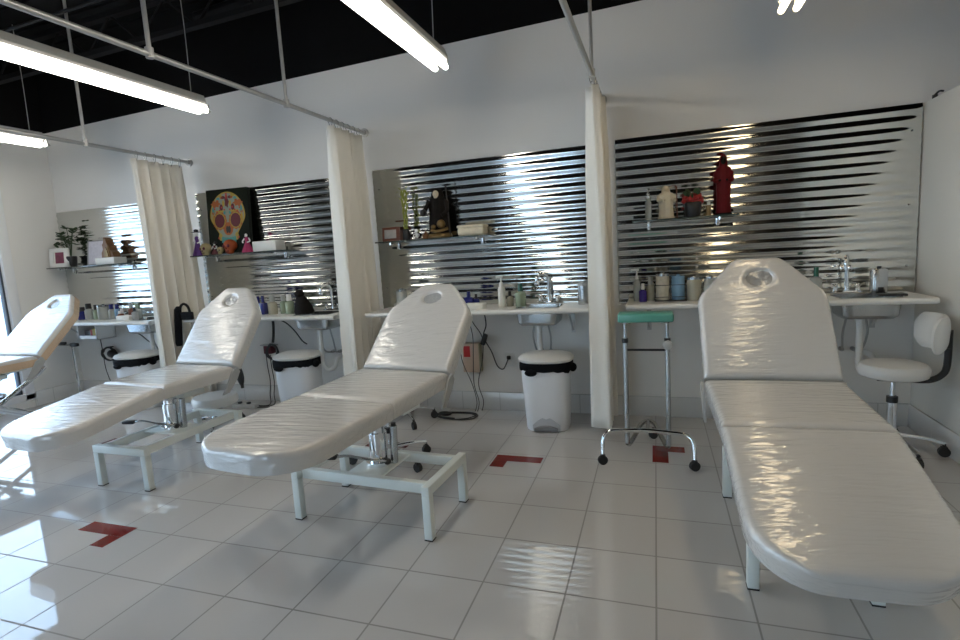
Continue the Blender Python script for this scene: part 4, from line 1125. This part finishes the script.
MB().box((-.06, 0, .05), (.03, .03, .02), .004).box((.04, 0, .05), (.03, .03, .02), .004).build('plug', 'black', t)
# first station
t = thing('hanging_bin', 'open white box fixed under the far left counter with coloured packets', 'box', (-5.45, -.22, .658))
m = MB(); m.box((0, 0, .004), (.26, .2, .008)); m.box((-.126, 0, .0815), (.008, .2, .163)); m.box((.126, 0, .0815), (.008, .2, .163)); m.box((0, .096, .0815), (.26, .008, .163)); m.box((0, -.096, .022), (.26, .008, .044)); m.build('case', 'white', t)
MB().box((.07, -.03, .06), (.05, .10, .10), .004).build('packet', 'yellow', t); MB().box((.03, -.04, .055), (.03, .08, .09), .004).build('packet', 'redp', t); MB().box((-.06, .01, .05), (.10, .12, .084), .004).build('packet', 'bin_grey', t)
cable([(-5.12, -.10, .824), (-5.10, -.09, .72), (-5.0, -.09, .66), (-4.93, -.08, .60), (-4.90, -.04, .56)], 'slanting cable under the far left counter above the bin', .006)
t = thing('cable_hank', 'hank of black and grey cable on the wall left of the far pedal bin', 'cable', (-5.55, -.0, .46))
m = MB(); m.tube([(.10 * math.cos(k * .66) + .01 * math.sin(k * 2.1), -.05 - .005 * (k % 4), .07 * math.sin(k * .66)) for k in range(28)], .007, 7, smooth=4); m.cyl((0, -.002, .07), (0, -.08, .075), .008, n=8); m.build('coil', 'cord', t)
m = MB(); m.ell((.03, -.045, .0), (.075, .03, .045)); m.build('adapter', 'black', t)
cable([(-5.66, -.05, .62), (-5.65, -.05, .48), (-5.63, -.06, .30), (-5.56, -.07, .12), (-5.50, -.09, .012)], 'thin black cable down the wall beside the far pedal bin', .004)
t = thing('lamp_stand', 'thin chrome floor stand with a black clamp near the window', 'stand', (-5.72, -.30, 0))
MB().cyl((0, 0, .01), (0, 0, .60), .011, n=10).lathe([(.10, 0), (.10, .012), (.02, .025)], n=24).build('pole', 'chrome', t)
MB().cyl((-.28, 0, .60), (.05, 0, .605), .008, n=8).build('arm', 'steel', t)
MB().box((.03, 0, .605), (.10, .035, .035), .008).box((-.2, 0, .62), (.16, .06, .025), .006).build('clamp', 'black', t)
# black bag at the end of the second counter
t = thing('shoulder_bag', 'black bag hanging by its handles at the end of the second counter', 'bag', (-4.055, -.493, .60))
m = MB(); m.loft([(.03, .0, 0, .028, .016), (.06, 0, 0, .036, .02), (.26, .022, 0, .036, .022), (.36, .035, 0, .034, .02), (.385, .04, 0, .016, .010)], 18, e=2.6); m.build('body', 'bag', t)
m = MB(); m.tube([(.05, 0, .30), (.075, -.004, .38), (.12, -.004, .405), (.165, -.004, .37), (.175, .0, .28)], .011, 8, smooth=5); m.build('handle', 'bag', t)
m = MB(); m.box((.135, .0, .30), (.13, .03, .07), .01); m.build('pouch', 'bag', t)
m = MB(); m.cyl((.02, .035, .36), (.02, .0, .36), .006, n=8); m.bm.free()
# small hook on top of the partition
m = MB(); m.cyl((0, 0, 0), (0, 0, .03), .014, n=12); m.tube([(0, 0, .03), (.012, -.02, .045), (.03, -.03, .04)], .006, 8, smooth=3)
tag(m.build('rail_bracket', 'black', loc=(XP + .035, -.05, PH)), 'small dark bracket on top of the white partition', 'bracket')

# ------------------------------------------------------------------ world and view
w = bpy.data.worlds.new('world'); bpy.context.scene.world = w; w.use_nodes = True
n, l = w.node_tree.nodes, w.node_tree.links
bg = n['Background']
tc = n.new('ShaderNodeTexCoord'); sp = n.new('ShaderNodeSeparateXYZ'); l.new(tc.outputs['Generated'], sp.inputs[0])
cr = n.new('ShaderNodeValToRGB'); l.new(sp.outputs['Z'], cr.inputs['Fac'])
cr.color_ramp.elements[0].position = 0; cr.color_ramp.elements[0].color = (.78, .91, 1.0, 1)
cr.color_ramp.elements[1].position = .6; cr.color_ramp.elements[1].color = (.48, .70, 1.0, 1)
l.new(cr.outputs['Color'], bg.inputs['Color']); bg.inputs['Strength'].default_value = 6.3
sc = bpy.context.scene
sc.view_settings.view_transform = 'Standard'; sc.view_settings.look = 'None'; sc.view_settings.gamma = 1
sc.view_settings.exposure = .04
sc.view_settings.use_curve_mapping = False
sc.cycles.use_denoising = True
sc.cycles.max_bounces = 8
